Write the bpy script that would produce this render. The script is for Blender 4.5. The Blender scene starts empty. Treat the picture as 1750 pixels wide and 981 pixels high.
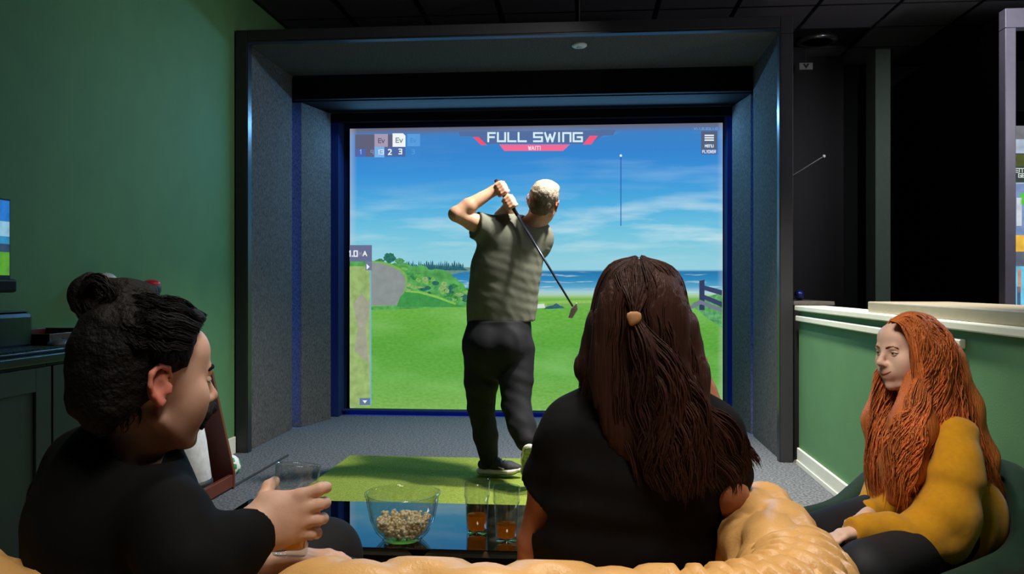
import bpy, bmesh, math, random
import numpy as np
from mathutils import Vector, Matrix

# ------------------------------------------------------------------ camera
F, CX, HY, CAMH = 1450.0, 875.0, 487.0, 1.2
TH = math.atan(125.0 / F)
CT, ST = math.cos(TH), math.sin(TH)
scene = bpy.context.scene
COL = scene.collection
cam_d = bpy.data.cameras.new('camera')
cam_d.sensor_fit = 'HORIZONTAL'; cam_d.sensor_width = 36.0
cam_d.lens = F / 1750.0 * 36.0
cam_d.shift_y = -3.5 / 1750.0
cam_d.clip_start = 0.05; cam_d.clip_end = 60
cam = bpy.data.objects.new('camera', cam_d); COL.objects.link(cam)
cam.location = (0, 0, CAMH); cam.rotation_euler = (math.pi / 2, 0, TH)
scene.camera = cam

# ------------------------------------------------------------------ world, exposure
scene.view_settings.view_transform = 'Standard'
scene.view_settings.look = 'None'
scene.view_settings.exposure = 0.0
scene.view_settings.gamma = 1.0
scene.view_settings.use_curve_mapping = False
world = bpy.data.worlds.new('world'); scene.world = world
world.use_nodes = True
wb = world.node_tree.nodes['Background']
wb.inputs[0].default_value = (0.55, 0.7, 0.8, 1); wb.inputs[1].default_value = 0.006

# ------------------------------------------------------------------ room lamps and added fill lights
def spot(name, loc, target, power, angle, blend, color, size=0.08):
    l = bpy.data.lights.new(name, 'SPOT'); l.energy = power; l.color = color
    l.spot_size = math.radians(angle); l.spot_blend = blend; l.shadow_soft_size = size
    o = bpy.data.objects.new(name, l); COL.objects.link(o); o.location = loc
    d = Vector(target) - Vector(loc); o.rotation_euler = d.to_track_quat('-Z', 'Y').to_euler()
    return o
WARM = (1.0, 0.93, 0.82)
spot('bay_spotlight', (0.45, 4.85, 3.28), (-0.30, 5.3, 0.4), 620, 86, 0.8, (1.0, 0.96, 0.9), 0.08)
spot('bay_side_fill', (0.2, 4.7, 3.28), (-2.0, 6.0, 1.0), 58, 110, 0.9, (1.0, 0.97, 0.93), 0.1)  # added wide weak fill for the side panels, split off from the bay spot
spot('aisle_downlight', (0.85, 4.1, 3.3), (1.3, 4.6, 0.4), 760, 82, 0.8, WARM, 0.12)
spot('armchair_downlight', (-0.15, 1.35, 3.2), (1.2, 2.55, 0.72), 330, 40, 0.8, WARM, 0.5)
spot('sofa_downlight', (0.45, 1.35, 3.28), (0.35, 1.55, 0.7), 90, 40, 0.8, WARM, 0.15)
spot('table_downlight', (-0.25, 2.55, 3.28), (-0.5, 1.9, 0.6), 90, 80, 0.9, WARM, 0.15)
spot('seating_downlight', (0.25, 0.45, 3.28), (-0.45, 1.5, 0.8), 220, 60, 0.9, WARM, 0.4)
spot('wall_downlight', (-1.3, 4.1, 3.28), (-2.5, 4.6, 1.6), 6, 120, 1.0, WARM)
spot('corridor_downlight', (2.3, 5.0, 3.28), (2.8, 6.4, 2.0), 80, 95, 0.8, (0.9, 0.9, 1.0))
al = bpy.data.lights.new('added_blue_wash', 'AREA'); al.shape = 'RECTANGLE'; al.size = 3.2; al.size_y = 0.05; al.energy = 50; al.color = (0.2, 0.56, 1.0)  # added blue wash inside the bay roof, boosts the screen's weak glow
ao = bpy.data.objects.new('added_blue_wash', al); COL.objects.link(ao); ao.location = (-0.48, 7.46, 2.66); ao.rotation_euler = Vector((0, -1, -1.3)).to_track_quat('-Z', 'Y').to_euler()
pl = bpy.data.lights.new('added_corridor_fill', 'POINT'); pl.energy = 75; pl.color = (0.92, 0.9, 1.0); pl.shadow_soft_size = 0.12  # added unseen point light that brightens the ceiling tiles and frames
po = bpy.data.objects.new('added_corridor_fill', pl); COL.objects.link(po); po.location = (3.2, 4.2, 2.5)

# ------------------------------------------------------------------ pixel + depth to place
def PD(px, py, d):
    xc = (px - CX) / F * d
    return Vector((xc * CT - d * ST, xc * ST + d * CT, CAMH - (py - HY) / F * d))
def PY(px, py, Y):
    r = (px - CX) / F
    return PD(px, py, Y / (r * ST + CT))
def PX(px, py, X):
    r = (px - CX) / F
    return PD(px, py, X / (r * CT - ST))
def PZ(px, py, z):
    return PD(px, py, F * (CAMH - z) / (py - HY))
def CW(xc, d, z):                       # camera-plan coordinates to world
    return Vector((xc * CT - d * ST, xc * ST + d * CT, z))

# ------------------------------------------------------------------ materials
def lin(c):
    return tuple(((x / 255.0) / 12.92 if x / 255.0 <= 0.04045 else ((x / 255.0 + 0.055) / 1.055) ** 2.4) for x in c[:3]) + (1.0,)
MATS = {}
def mat(name, col, rough=0.6, metal=0.0, var=0.12, scale=30.0, bump=0.0, bscale=300.0, spec=0.5, coat=0.0,
        sheen=0.0, col2=None, stretch=None, sss=0.0, attr=None, emis=None, estr=0.0, trans=0.0, ior=1.45, detail=4.0):
    if name in MATS: return MATS[name]
    m = bpy.data.materials.new(name); m.use_nodes = True; MATS[name] = m
    nt = m.node_tree; N = nt.nodes; L = nt.links
    b = N['Principled BSDF']
    b.inputs['Roughness'].default_value = rough; b.inputs['Metallic'].default_value = metal
    b.inputs['Specular IOR Level'].default_value = spec; b.inputs['IOR'].default_value = ior
    b.inputs['Coat Weight'].default_value = coat; b.inputs['Sheen Weight'].default_value = sheen
    b.inputs['Transmission Weight'].default_value = trans
    if sss:
        b.inputs['Subsurface Weight'].default_value = sss
        b.inputs['Subsurface Radius'].default_value = (1.0, 0.3, 0.15); b.inputs['Subsurface Scale'].default_value = 0.012
    tc = N.new('ShaderNodeTexCoord'); src = tc.outputs['Object']
    if stretch:
        mp = N.new('ShaderNodeMapping'); mp.inputs['Scale'].default_value = stretch
        L.new(src, mp.inputs['Vector']); src = mp.outputs['Vector']
    nz = N.new('ShaderNodeTexNoise'); nz.inputs['Scale'].default_value = scale; nz.inputs['Detail'].default_value = detail
    L.new(src, nz.inputs['Vector'])
    mix = N.new('ShaderNodeMix'); mix.data_type = 'RGBA'
    c = lin(col)
    if col2 is None:
        a = tuple(x * (1 - var) for x in c[:3]) + (1,); z = tuple(min(1, x * (1 + var)) for x in c[:3]) + (1,)
    else: a, z = c, lin(col2)
    mix.inputs['A'].default_value = a; mix.inputs['B'].default_value = z
    rmp = N.new('ShaderNodeMapRange'); rmp.inputs['From Min'].default_value = 0.3; rmp.inputs['From Max'].default_value = 0.7
    L.new(nz.outputs['Fac'], rmp.inputs['Value']); L.new(rmp.outputs['Result'], mix.inputs['Factor'])
    out = mix.outputs['Result']
    if attr:
        at = N.new('ShaderNodeAttribute'); at.attribute_name = attr
        mu = N.new('ShaderNodeMix'); mu.data_type = 'RGBA'; mu.blend_type = 'MULTIPLY'; mu.inputs['Factor'].default_value = 1.0
        L.new(out, mu.inputs['A']); L.new(at.outputs['Color'], mu.inputs['B']); out = mu.outputs['Result']
    L.new(out, b.inputs['Base Color'])
    if bump:
        n2 = N.new('ShaderNodeTexNoise'); n2.inputs['Scale'].default_value = bscale; n2.inputs['Detail'].default_value = 3
        L.new(src, n2.inputs['Vector'])
        bp = N.new('ShaderNodeBump'); bp.inputs['Strength'].default_value = bump; bp.inputs['Distance'].default_value = 0.01
        L.new(n2.outputs['Fac'], bp.inputs['Height']); L.new(bp.outputs['Normal'], b.inputs['Normal'])
    if emis:
        b.inputs['Emission Color'].default_value = lin(emis); b.inputs['Emission Strength'].default_value = estr
    return m
def emit(name, col, s=1.0, var=0.0, scale=40.0):
    if name in MATS: return MATS[name]
    m = bpy.data.materials.new(name); m.use_nodes = True; MATS[name] = m
    nt = m.node_tree; N = nt.nodes; L = nt.links
    N.remove(N['Principled BSDF']); e = N.new('ShaderNodeEmission'); e.inputs['Strength'].default_value = s
    c = lin(col)
    tc = N.new('ShaderNodeTexCoord'); nz = N.new('ShaderNodeTexNoise'); nz.inputs['Scale'].default_value = scale; nz.inputs['Detail'].default_value = 5
    L.new(tc.outputs['Object'], nz.inputs['Vector'])
    rmp = N.new('ShaderNodeMapRange'); rmp.inputs['From Min'].default_value = 0.3; rmp.inputs['From Max'].default_value = 0.7
    L.new(nz.outputs['Fac'], rmp.inputs['Value'])
    mix = N.new('ShaderNodeMix'); mix.data_type = 'RGBA'
    mix.inputs['A'].default_value = tuple(x * (1 - var) for x in c[:3]) + (1,); mix.inputs['B'].default_value = tuple(x * (1 + var) for x in c[:3]) + (1,)
    L.new(rmp.outputs['Result'], mix.inputs['Factor']); L.new(mix.outputs['Result'], e.inputs['Color'])
    L.new(e.outputs['Emission'], N['Material Output'].inputs['Surface'])
    return m

# ------------------------------------------------------------------ objects
def tag(o, label=None, cat=None, group=None, kind=None):
    if label: o['label'] = label
    if cat: o['category'] = cat
    if group: o['group'] = group
    if kind: o['kind'] = kind
    return o
def empty(name, loc):
    o = bpy.data.objects.new(name, None); COL.objects.link(o); o.location = loc; o.empty_display_size = 0.1
    return o
def world_loc(o):
    v = Vector(o.location)
    return v if o.parent is None else v + world_loc(o.parent)
def link_mesh(name, verts, faces, m, parent=None, smooth=False, origin=None):
    """verts in world coordinates; the object gets its own origin at its base"""
    V = np.asarray(verts, dtype=np.float64).reshape(-1, 3)
    if origin is None:
        lo, hi = V.min(0), V.max(0); origin = np.array([(lo[0] + hi[0]) / 2, (lo[1] + hi[1]) / 2, lo[2]])
    origin = np.array(origin, dtype=np.float64)
    me = bpy.data.meshes.new(name)
    Fa = faces
    if isinstance(Fa, np.ndarray):
        n = len(Fa); k = Fa.shape[1]
        me.vertices.add(len(V)); me.vertices.foreach_set('co', (V - origin).astype(np.float32).ravel())
        me.loops.add(n * k); me.loops.foreach_set('vertex_index', Fa.astype(np.int32).ravel())
        me.polygons.add(n); me.polygons.foreach_set('loop_start', np.arange(0, n * k, k, dtype=np.int32))
        me.update(calc_edges=True); me.validate()
    else:
        me.from_pydata([tuple(v) for v in (V - origin)], [], [tuple(f) for f in Fa]); me.update()
    if smooth: me.polygons.foreach_set('use_smooth', [True] * len(me.polygons))
    if m: me.materials.append(m)
    o = bpy.data.objects.new(name, me); COL.objects.link(o)
    if parent is not None:
        o.parent = parent; o.location = Vector(origin) - world_loc(parent)
    else: o.location = Vector(origin)
    return o
class MB:
    def __init__(s): s.v = []; s.f = []
    def add(s, vs, fs):
        n = len(s.v); s.v += [tuple(v) for v in vs]; s.f += [tuple(i + n for i in f) for f in fs]; return s
    def box(s, lo, hi):
        (a, b, c), (d, e, g) = lo, hi
        return s.add([(a, b, c), (d, b, c), (d, e, c), (a, e, c), (a, b, g), (d, b, g), (d, e, g), (a, e, g)],
                     [(0, 3, 2, 1), (4, 5, 6, 7), (0, 1, 5, 4), (1, 2, 6, 5), (2, 3, 7, 6), (3, 0, 4, 7)])
    def hexa(s, p):                      # 8 points, bottom 4 then top 4, counter-clockwise from above
        return s.add(p, [(0, 3, 2, 1), (4, 5, 6, 7), (0, 1, 5, 4), (1, 2, 6, 5), (2, 3, 7, 6), (3, 0, 4, 7)])
    def prism(s, poly, off):             # poly: list of 3D points; extruded by off
        n = len(poly); off = Vector(off)
        vs = [Vector(p) for p in poly] + [Vector(p) + off for p in poly]
        fs = [tuple(range(n - 1, -1, -1)), tuple(range(n, 2 * n))] + [(i, (i + 1) % n, n + (i + 1) % n, n + i) for i in range(n)]
        return s.add(vs, fs)
    def tube(s, pts, r, n=10, cap=True):
        pts = [Vector(p) for p in pts]
        rs = r if isinstance(r, (list, tuple)) else [r] * len(pts)
        vs = []; fs = []; up = None
        for i, p in enumerate(pts):
            t = (pts[min(i + 1, len(pts) - 1)] - pts[max(i - 1, 0)]).normalized()
            if up is None: up = Vector((0, 0, 1)) if abs(t.z) < 0.9 else Vector((1, 0, 0))
            u = t.cross(up).normalized(); w = u.cross(t).normalized(); up = w
            for k in range(n):
                a = 2 * math.pi * k / n; vs.append(p + (u * math.cos(a) + w * math.sin(a)) * rs[i])
        for i in range(len(pts) - 1):
            for k in range(n):
                fs.append((i * n + k, i * n + (k + 1) % n, (i + 1) * n + (k + 1) % n, (i + 1) * n + k))
        if cap: fs += [tuple(range(n - 1, -1, -1)), tuple(range((len(pts) - 1) * n, len(pts) * n))]
        return s.add(vs, fs)
    def lathe(s, prof, c=(0, 0, 0), n=40, axis=None):
        """prof: (radius, height) pairs; axis: optional 3x3 whose columns are x, y, axis"""
        M = axis if axis is not None else Matrix.Identity(3); c = Vector(c); vs = []; fs = []
        for (r, h) in prof:
            for k in range(n):
                a = 2 * math.pi * k / n; vs.append(c + M @ Vector((r * math.cos(a), r * math.sin(a), h)))
        for i in range(len(prof) - 1):
            for k in range(n):
                fs.append((i * n + k, i * n + (k + 1) % n, (i + 1) * n + (k + 1) % n, (i + 1) * n + k))
        fs += [tuple(range(n - 1, -1, -1)), tuple(range((len(prof) - 1) * n, len(prof) * n))]
        return s.add(vs, fs)
    def build(s, name, m, parent=None, smooth=False, bevel=0.0, seg=2, auto=None):
        o = link_mesh(name, s.v, s.f, m, parent, smooth)
        if bevel:
            b = o.modifiers.new('bevel', 'BEVEL'); b.width = bevel; b.segments = seg; b.limit_method = 'ANGLE'
        return o
def box(name, lo, hi, m, parent=None, bevel=0.004):
    lo2 = tuple(min(a, b) for a, b in zip(lo, hi)); hi2 = tuple(max(a, b) for a, b in zip(lo, hi))
    return MB().box(lo2, hi2).build(name, m, parent, bevel=bevel)
def struct(o): o['kind'] = 'structure'; return o
def sphere_mb(c, r, n=16, mb=None):
    mb = mb or MB(); r = r if isinstance(r, (tuple, list)) else (r, r, r)
    vs = []; fs = []
    for i in range(n + 1):
        th = math.pi * i / n
        for k in range(2 * n):
            a = math.pi * k / n
            vs.append((c[0] + r[0] * math.sin(th) * math.cos(a), c[1] + r[1] * math.sin(th) * math.sin(a), c[2] - r[2] * math.cos(th)))
    for i in range(n):
        for k in range(2 * n):
            fs.append((i * 2 * n + k, i * 2 * n + (k + 1) % (2 * n), (i + 1) * 2 * n + (k + 1) % (2 * n), (i + 1) * 2 * n + k))
    return mb.add(vs, fs)

# ------------------------------------------------------------------ base materials
M_green = mat('green_wall_paint', (84, 128, 82), 0.75, var=0.05, scale=6, bump=0.08, bscale=160)
M_white = mat('white_trim_paint', (222, 222, 205), 0.5, var=0.04, scale=8)
M_felt = mat('grey_felt', (106, 102, 100), 0.95, spec=0.1, scale=110, col2=(62, 60, 60), bump=0.5, bscale=300, detail=3, stretch=(1, 1, 0.45))
M_shadefelt = mat('shade_black_felt', (14, 14, 16), 0.95, spec=0.1, scale=300, var=0.3)  # black colour stands in for shade on baffles that light doesn't reach
M_frame = mat('charcoal_frame_laminate', (40, 39, 43), 0.45, var=0.06, scale=20)
M_edge = mat('satin_edge_trim', (60, 62, 68), 0.35, metal=0.7, var=0.05)
M_black = mat('black_paint', (7, 7, 8), 0.6, var=0.2)
M_carpet = mat('speckled_grey_carpet', (62, 64, 67), 0.97, spec=0.08, scale=70, col2=(124, 127, 130), bump=0.8, bscale=200, detail=2)
M_turf = mat('yellow_green_turf', (122, 142, 48), 0.9, spec=0.15, scale=120, col2=(170, 188, 88), bump=0.9, bscale=420)
M_tile = mat('charcoal_ceiling_tile', (96, 93, 97), 0.9, var=0.12, scale=60, bump=0.3, bscale=240)
M_grid = mat('black_ceiling_grid', (10, 10, 11), 0.5, var=0.1)
M_ledge = mat('tan_ledge_laminate', (150, 142, 122), 0.45, var=0.06, scale=14)

# ------------------------------------------------------------------ room shell
WL, WR = -2.5, 1.43                         # left wall plane, right half-wall plane
ZC = 3.35
struct(box('floor', (WL - 0.1, -1.5, -0.1), (6.0, 9.0, 0.0), M_carpet, bevel=0))
struct(box('wall_left', (WL - 0.12, -1.5, 0.0), (WL, 9.0, ZC + 0.1), M_green, bevel=0))
struct(box('baseboard_left', (WL, 3.75, 0.0), (WL + 0.018, 5.86, 0.12), M_white))
struct(box('wall_back', (1.47, 8.62, 0.0), (6.0, 8.74, ZC + 0.1), mat('dark_back_wall', (16, 20, 17), 0.8), bevel=0))
struct(box('wall_rear', (WL - 0.1, -1.62, 0.0), (6.0, -1.5, ZC + 0.1), mat('dark_rear_wall', (30, 34, 32), 0.8), bevel=0))
struct(box('wall_far_right', (5.9, -1.5, 0.0), (6.0, 9.0, ZC + 0.1), MATS['dark_back_wall'], bevel=0))
ceil = struct(box('ceiling', (WL - 0.1, -1.6, ZC + 0.03), (6.0, 9.0, ZC + 0.1), M_black, bevel=0))
GX0, GY0, TS = 1.78 - 0.61 * 7, 6.7 - 0.61 * 2, 0.61
tile_me = None
for i in range(0, 13):
    for j in range(0, 5):
        x, y = GX0 + i * TS, GY0 + j * TS
        if i == 7 and j == 3: continue          # the light fixture fills this bay of the grid
        if tile_me is None:
            t = box('ceiling_tile', (x + 0.012, y + 0.012, ZC), (x + TS - 0.012, y + TS - 0.012, ZC + 0.025), M_tile, ceil, bevel=0.004); tile_me = t.data; t0 = Vector(t.location) - Vector((x, y, 0))
        else:
            t = bpy.data.objects.new('ceiling_tile', tile_me); COL.objects.link(t); t.parent = ceil; t.location = t0 + Vector((x, y, 0))
            b = t.modifiers.new('bevel', 'BEVEL'); b.width = 0.004; b.segments = 2
for i in range(0, 14):
    box('ceiling_grid_bar', (GX0 + i * TS - 0.012, GY0, ZC - 0.004), (GX0 + i * TS + 0.012, GY0 + 5 * TS, ZC + 0.02), M_grid, ceil, bevel=0)
for j in range(0, 6):
    box('ceiling_grid_bar', (GX0, GY0 + j * TS - 0.008, ZC - 0.003), (GX0 + 13 * TS, GY0 + j * TS + 0.008, ZC + 0.02), M_grid, ceil, bevel=0)
# the recessed light
lx, ly = GX0 + 7.5 * TS, GY0 + 3.5 * TS
fx = empty('recessed_light', (lx, ly, ZC)); tag(fx, 'round recessed ceiling light in a black square tile', 'light')
box('housing', (lx - 0.29, ly - 0.29, ZC + 0.015), (lx + 0.29, ly + 0.29, ZC + 0.03), M_black, fx)
MB().lathe([(0.17, -0.012), (0.17, 0.016), (0.12, 0.016), (0.115, 0.006), (0.13, -0.012)], (lx - 0.05, ly + 0.06, ZC), 36).build('trim_ring', mat('brushed_ring', (150, 150, 152), 0.25, metal=0.9), fx, smooth=True)
MB().lathe([(0.112, 0.004), (0.112, 0.012)], (lx - 0.05, ly + 0.06, ZC), 30).build('lens', mat('dim_lamp_lens', (120, 122, 124), 0.3, emis=(200, 205, 210), estr=0.16), fx)

# right half wall, its cap, lower rail, ledge board and baseboard
hw = struct(box('wall_right', (WR, 0.6, 0.0), (WR + 0.14, 5.84, 1.03), M_green, bevel=0))
struct(box('baseboard_right', (WR - 0.016, 1.0, 0.0), (WR, 5.83, 0.11), M_white))
struct(MB().box((WR - 0.022, 1.0, 0.0), (WR - 0.016, 5.83, 0.03)).build('trim_1', M_white, bevel=0.002))
struct(box('trim_2', (WR - 0.03, 0.6, 1.028), (WR + 0.17, 5.84, 1.062), M_white, bevel=0.006))
struct(box('trim_3', (WR - 0.024, 3.33, 0.958), (WR, 5.84, 0.995), M_white, bevel=0.006))
struct(box('trim_4', (WR + 0.0, 0.6, 1.062), (WR + 0.4, 4.45, 1.116), M_ledge, bevel=0.006))
struct(box('wall_stub', (1.412, 5.97, 0.0), (1.68, 6.73, 1.06), M_black, bevel=0))
struct(box('trim_5', (1.412, 5.965, 1.0605), (1.70, 6.75, 1.087), mat('grey_shelf', (104, 100, 94), 0.6)))
struct(box('trim_6', (WL + 0.415, 4.4, 0.0), (WL + 0.43, 5.8, 0.012), mat('dark_carpet_edge', (44, 46, 50), 0.9)))
# green-grey column reaching the ceiling in the gap between the bays
c0, c1 = PD(1495, 90, 7.75), PD(1520, 90, 7.75)
struct(box('wall_column', (c0.x, c0.y - 0.02, 0), (c1.x, c0.y + 0.25, ZC), mat('grey_green_paint', (120, 140, 122), 0.7, var=0.05), bevel=0.004))
struct(box('wall_partition', (1.47, 8.2, 0), (c0.x - 0.22, 8.26, ZC), M_black, bevel=0))
# ------------------------------------------------------------------ the golf simulator bay
BY = 5.87; BL, BR = -2.49, 1.40; BT = 3.02; SY = 7.75
bay = empty('simulator_bay', ((BL + BR) / 2, BY, 0)); tag(bay, 'charcoal framed golf simulator bay lined with grey felt panels', 'golf bay')
box('frame_post', (BL, BY, 0), (BL + 0.085, BY + 0.09, BT), M_frame, bay)
box('frame_post', (BR - 0.085, BY, 0), (BR, BY + 0.09, BT - 0.12), M_frame, bay)
box('frame_header', (BL + 0.086, BY, 2.945), (BR - 0.087, BY + 0.09, BT), M_frame, bay)
box('frame_corner', (BR - 0.085, BY, BT - 0.118), (BR, BY + 0.09, BT), M_frame, bay)
box('edge_strip', (BL + 0.085, BY + 0.002, 0), (BL + 0.092, BY + 0.07, 2.945), M_edge, bay, 0.001)
box('edge_strip', (BR - 0.092, BY + 0.002, 0), (BR - 0.085, BY + 0.07, 2.945), M_edge, bay, 0.001)
box('edge_strip', (BL + 0.092, BY + 0.002, 2.932), (BR - 0.092, BY + 0.07, 2.944), M_edge, bay, 0.001)
# side panels: front panel, light gap, angled second panel, light gap, return beside the screen
y1, y2, y3, y4 = 6.88, 6.98, 7.45, 7.55
box('side_panel', (-2.49, BY + 0.095, 0), (-2.43, y1, 2.94), M_felt, bay, 0.003)
box('side_panel', (1.33, BY + 0.095, 0), (1.39, y1, 2.94), M_felt, bay, 0.003)
MB().hexa([(-2.49, y2, 0), (-2.385, y2, 0), (-2.275, y3, 0), (-2.49, y3, 0), (-2.49, y2, 2.74), (-2.385, y2, 2.74), (-2.275, y3, 2.74), (-2.49, y3, 2.74)]).build('side_panel', M_felt, bay, bevel=0.003)
MB().hexa([(1.33, y2, 0), (1.39, y2, 0), (1.39, y3, 0), (1.262, y3, 0), (1.33, y2, 2.74), (1.39, y2, 2.74), (1.39, y3, 2.74), (1.262, y3, 2.74)]).build('side_panel', M_felt, bay, bevel=0.003)
M_bluepanel = mat('navy_felt', (30, 44, 84), 0.95, spec=0.1, scale=300, var=0.3)
box('side_return', (-2.49, y4, 0), (-2.235, SY - 0.02, 2.70), M_bluepanel, bay, 0.003)
box('side_return', (1.238, y4, 0), (1.39, SY - 0.02, 2.70), M_bluepanel, bay, 0.003)
box('roof_panel', (-2.49, BY + 0.095, 2.94), (1.39, y1, 3.0), M_felt, bay, 0.003)
box('roof_baffle', (-2.428, y1 + 0.005, 2.745), (1.328, y1 + 0.06, 2.995), M_shadefelt, bay, 0.003)
box('roof_panel', (-2.49, y2, 2.745), (1.39, y3, 2.79), M_shadefelt, bay, 0.003)
box('roof_baffle', (-2.37, y4 - 0.05, 2.672), (1.33, y4, 2.744), M_shadefelt, bay, 0.003)
box('roof_panel', (-2.49, y4 + 0.002, 2.702), (1.39, SY + 0.1, 2.76), M_shadefelt, bay, 0.003)
box('back_panel', (-2.49, SY + 0.04, 0), (1.39, SY + 0.1, 2.70), M_bluepanel, bay, 0)
box('floor_strip', (-2.235, SY - 0.03, 0), (1.238, SY - 0.012, 0.036), M_bluepanel, bay, 0.003)
box('floor_strip', (-2.235, SY - 0.10, 0.0365), (1.238, SY - 0.012, 0.05), M_bluepanel, bay, 0.003)
box('outer_side', (1.39, BY + 0.095, 0), (1.40, SY + 0.1, 3.0), M_black, bay, 0)
M_led = emit('blue_led', (24, 110, 255), 18.0)
for x0, x1, ya in ((-2.484, -2.476, y1 + 0.004), (1.376, 1.384, y1 + 0.004), (-2.484, -2.476, y3 + 0.004), (1.376, 1.384, y3 + 0.004)):
    box('led_strip', (x0, ya, 0.02), (x1, ya + 0.01, 2.68), M_led, bay, 0)
box('led_strip', (-2.2, SY - 0.065, 0.0345), (1.2, SY - 0.035, 0.0364), emit('dim_blue_led', (24, 100, 255), 4.0), bay, 0)
det = tag(empty('ceiling_detector', PZ(990, 76, 2.94)), 'small white round detector on the bay roof', 'detector')
c = PZ(990, 76, 2.94)
MB().lathe([(0.045, -0.02), (0.055, -0.012), (0.055, 0.0)], (c.x, c.y, 2.94), 28).build('body', mat('detector_white', (205, 208, 210), 0.4), det, smooth=False, bevel=0.003)
MB().lathe([(0.018, -0.026), (0.022, -0.02)], (c.x, c.y, 2.94), 20).build('cap', mat('detector_cap', (170, 172, 176), 0.4), det)
# hanging cable above the header
p = PY(990, 20, 6.0)
tag(MB().tube([(p.x, p.y, 3.02), (p.x, p.y, 3.2), (p.x + 0.003, p.y, 3.38)], 0.006, 8).build('hanging_cable', mat('grey_cable', (70, 70, 72), 0.5)), 'thin grey cable dropping from the ceiling to the bay header', 'cable')

# ------------------------------------------------------------------ the projection screen
def S(px, py, k=0):
    p = PY(px, py, SY); return Vector((p.x, SY - 0.0009 * k, p.z))
sl, sr, sb, stp = S(598, 690).x, S(1235, 690).x, 0.052, 2.656
sm = bpy.data.materials.new('projected_golf_hole'); sm.use_nodes = True
nt = sm.node_tree; N = nt.nodes; L = nt.links; N.remove(N['Principled BSDF'])
def nd(t, **kw):
    n = N.new('ShaderNode' + t)
    for k, v in kw.items(): setattr(n, k, v)
    return n
def vmath(op, a, b=None, clamp=False):
    n = nd('Math', operation=op, use_clamp=clamp)
    for i, x in enumerate((a, b)):
        if x is None: continue
        if isinstance(x, (int, float)): n.inputs[i].default_value = x
        else: L.new(x, n.inputs[i])
    return n.outputs[0]
def mixc(f, a, b):
    n = nd('Mix', data_type='RGBA')
    for s, x in (('Factor', f), ('A', a), ('B', b)):
        if isinstance(x, (int, float)): n.inputs[s].default_value = x
        elif isinstance(x, tuple): n.inputs[s].default_value = lin(x)
        else: L.new(x, n.inputs[s])
    return n.outputs['Result']
def noise(scale, sx, sy, detail=4):
    mp = nd('Mapping'); mp.inputs['Scale'].default_value = (sx, sy, 1); L.new(uv.outputs['UV'], mp.inputs['Vector'])
    n = nd('TexNoise'); n.inputs['Scale'].default_value = scale; n.inputs['Detail'].default_value = detail; L.new(mp.outputs['Vector'], n.inputs['Vector'])
    return n.outputs['Fac']
def rng_(v, a, b):
    n = nd('MapRange'); n.inputs['From Min'].default_value = a; n.inputs['From Max'].default_value = b; L.new(v, n.inputs['Value']); return n.outputs['Result']
uv = nd('TexCoord'); sep = nd('SeparateXYZ'); L.new(uv.outputs['UV'], sep.inputs['Vector']); U, V = sep.outputs['X'], sep.outputs['Y']
VV = lambda y: (698 - y) / 480.0
ramp = nd('ValToRGB'); cr = ramp.color_ramp
stops = [(698, (132, 184, 92)), (640, (104, 172, 74)), (590, (96, 168, 66)), (545, (108, 176, 72)), (523, (112, 180, 74)), (521, (120, 170, 90)),
         (510, (118, 176, 70)), (503, (170, 205, 170)), (498, (165, 205, 215)), (490, (90, 165, 200)), (478, (50, 136, 186)), (464, (36, 116, 172)), (461, (150, 208, 222)),
         (430, (134, 202, 220)), (395, (112, 194, 222)), (350, (78, 172, 222)), (300, (58, 146, 216)), (262, (54, 132, 206)), (232, (62, 130, 200)), (222, (98, 108, 140)), (214, (104, 102, 106))]
el = cr.elements
while len(el) < len(stops): el.new(0.5)
for e, (y, cc) in zip(el, stops): e.position = max(0, min(1, VV(y))); e.color = lin(cc)
L.new(V, ramp.inputs['Fac'])
base = ramp.outputs['Color']
# thin streaky clouds in the lower sky, denser on the right
cl = rng_(noise(4.2, 0.9, 4.2, 7), 0.46, 0.74)
band = vmath('MULTIPLY', rng_(V, 0.50, 0.60), rng_(V, 0.80, 0.68), True)
cl = vmath('MULTIPLY', vmath('MULTIPLY', cl, band, True), vmath('ADD', vmath('MULTIPLY', U, 0.5), 0.4), True)
base = mixc(cl, base, (216, 236, 240))
cl2 = vmath('MULTIPLY', rng_(noise(3.0, 0.7, 3.5, 6), 0.5, 0.8), vmath('MULTIPLY', rng_(V, 0.6, 0.7), vmath('MULTIPLY', U, 0.45)), True)
base = mixc(cl2, base, (190, 225, 240))
# sea sparkle and surf
sea = vmath('MULTIPLY', rng_(V, VV(503), VV(498)), rng_(V, VV(463), VV(470)), True)
base = mixc(vmath('MULTIPLY', vmath('MULTIPLY', rng_(noise(9, 1.2, 9, 5), 0.56, 0.68), sea, True), 0.6), base, (205, 228, 232))
# mown grass texture
gr = rng_(V, VV(519), VV(526))
g1 = vmath('MULTIPLY', rng_(noise(90, 1, 1.6, 5), 0.35, 0.75), vmath('MULTIPLY', gr, 0.35), True)
base = mixc(g1, base, (44, 120, 30))
g2 = vmath('MULTIPLY', rng_(noise(4, 1, 2.4, 4), 0.46, 0.7), vmath('MULTIPLY', gr, 0.55), True)
base = mixc(g2, base, (136, 196, 110))
edge = vmath('ADD', rng_(U, 0.02, 0.0), vmath('MULTIPLY', rng_(U, 0.985, 1.0), 0.7), True)
base = mixc(vmath('MULTIPLY', edge, 0.35), base, (205, 205, 215))
em = nd('Emission'); SCREEN = 1.0
em.inputs['Strength'].default_value = SCREEN
L.new(base, em.inputs['Color']); L.new(em.outputs['Emission'], N['Material Output'].inputs['Surface'])
scr = empty('projection_screen', ((sl + sr) / 2, SY, sb)); tag(scr, 'large projection screen showing a seaside golf hole behind the golfer', 'screen')
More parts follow.
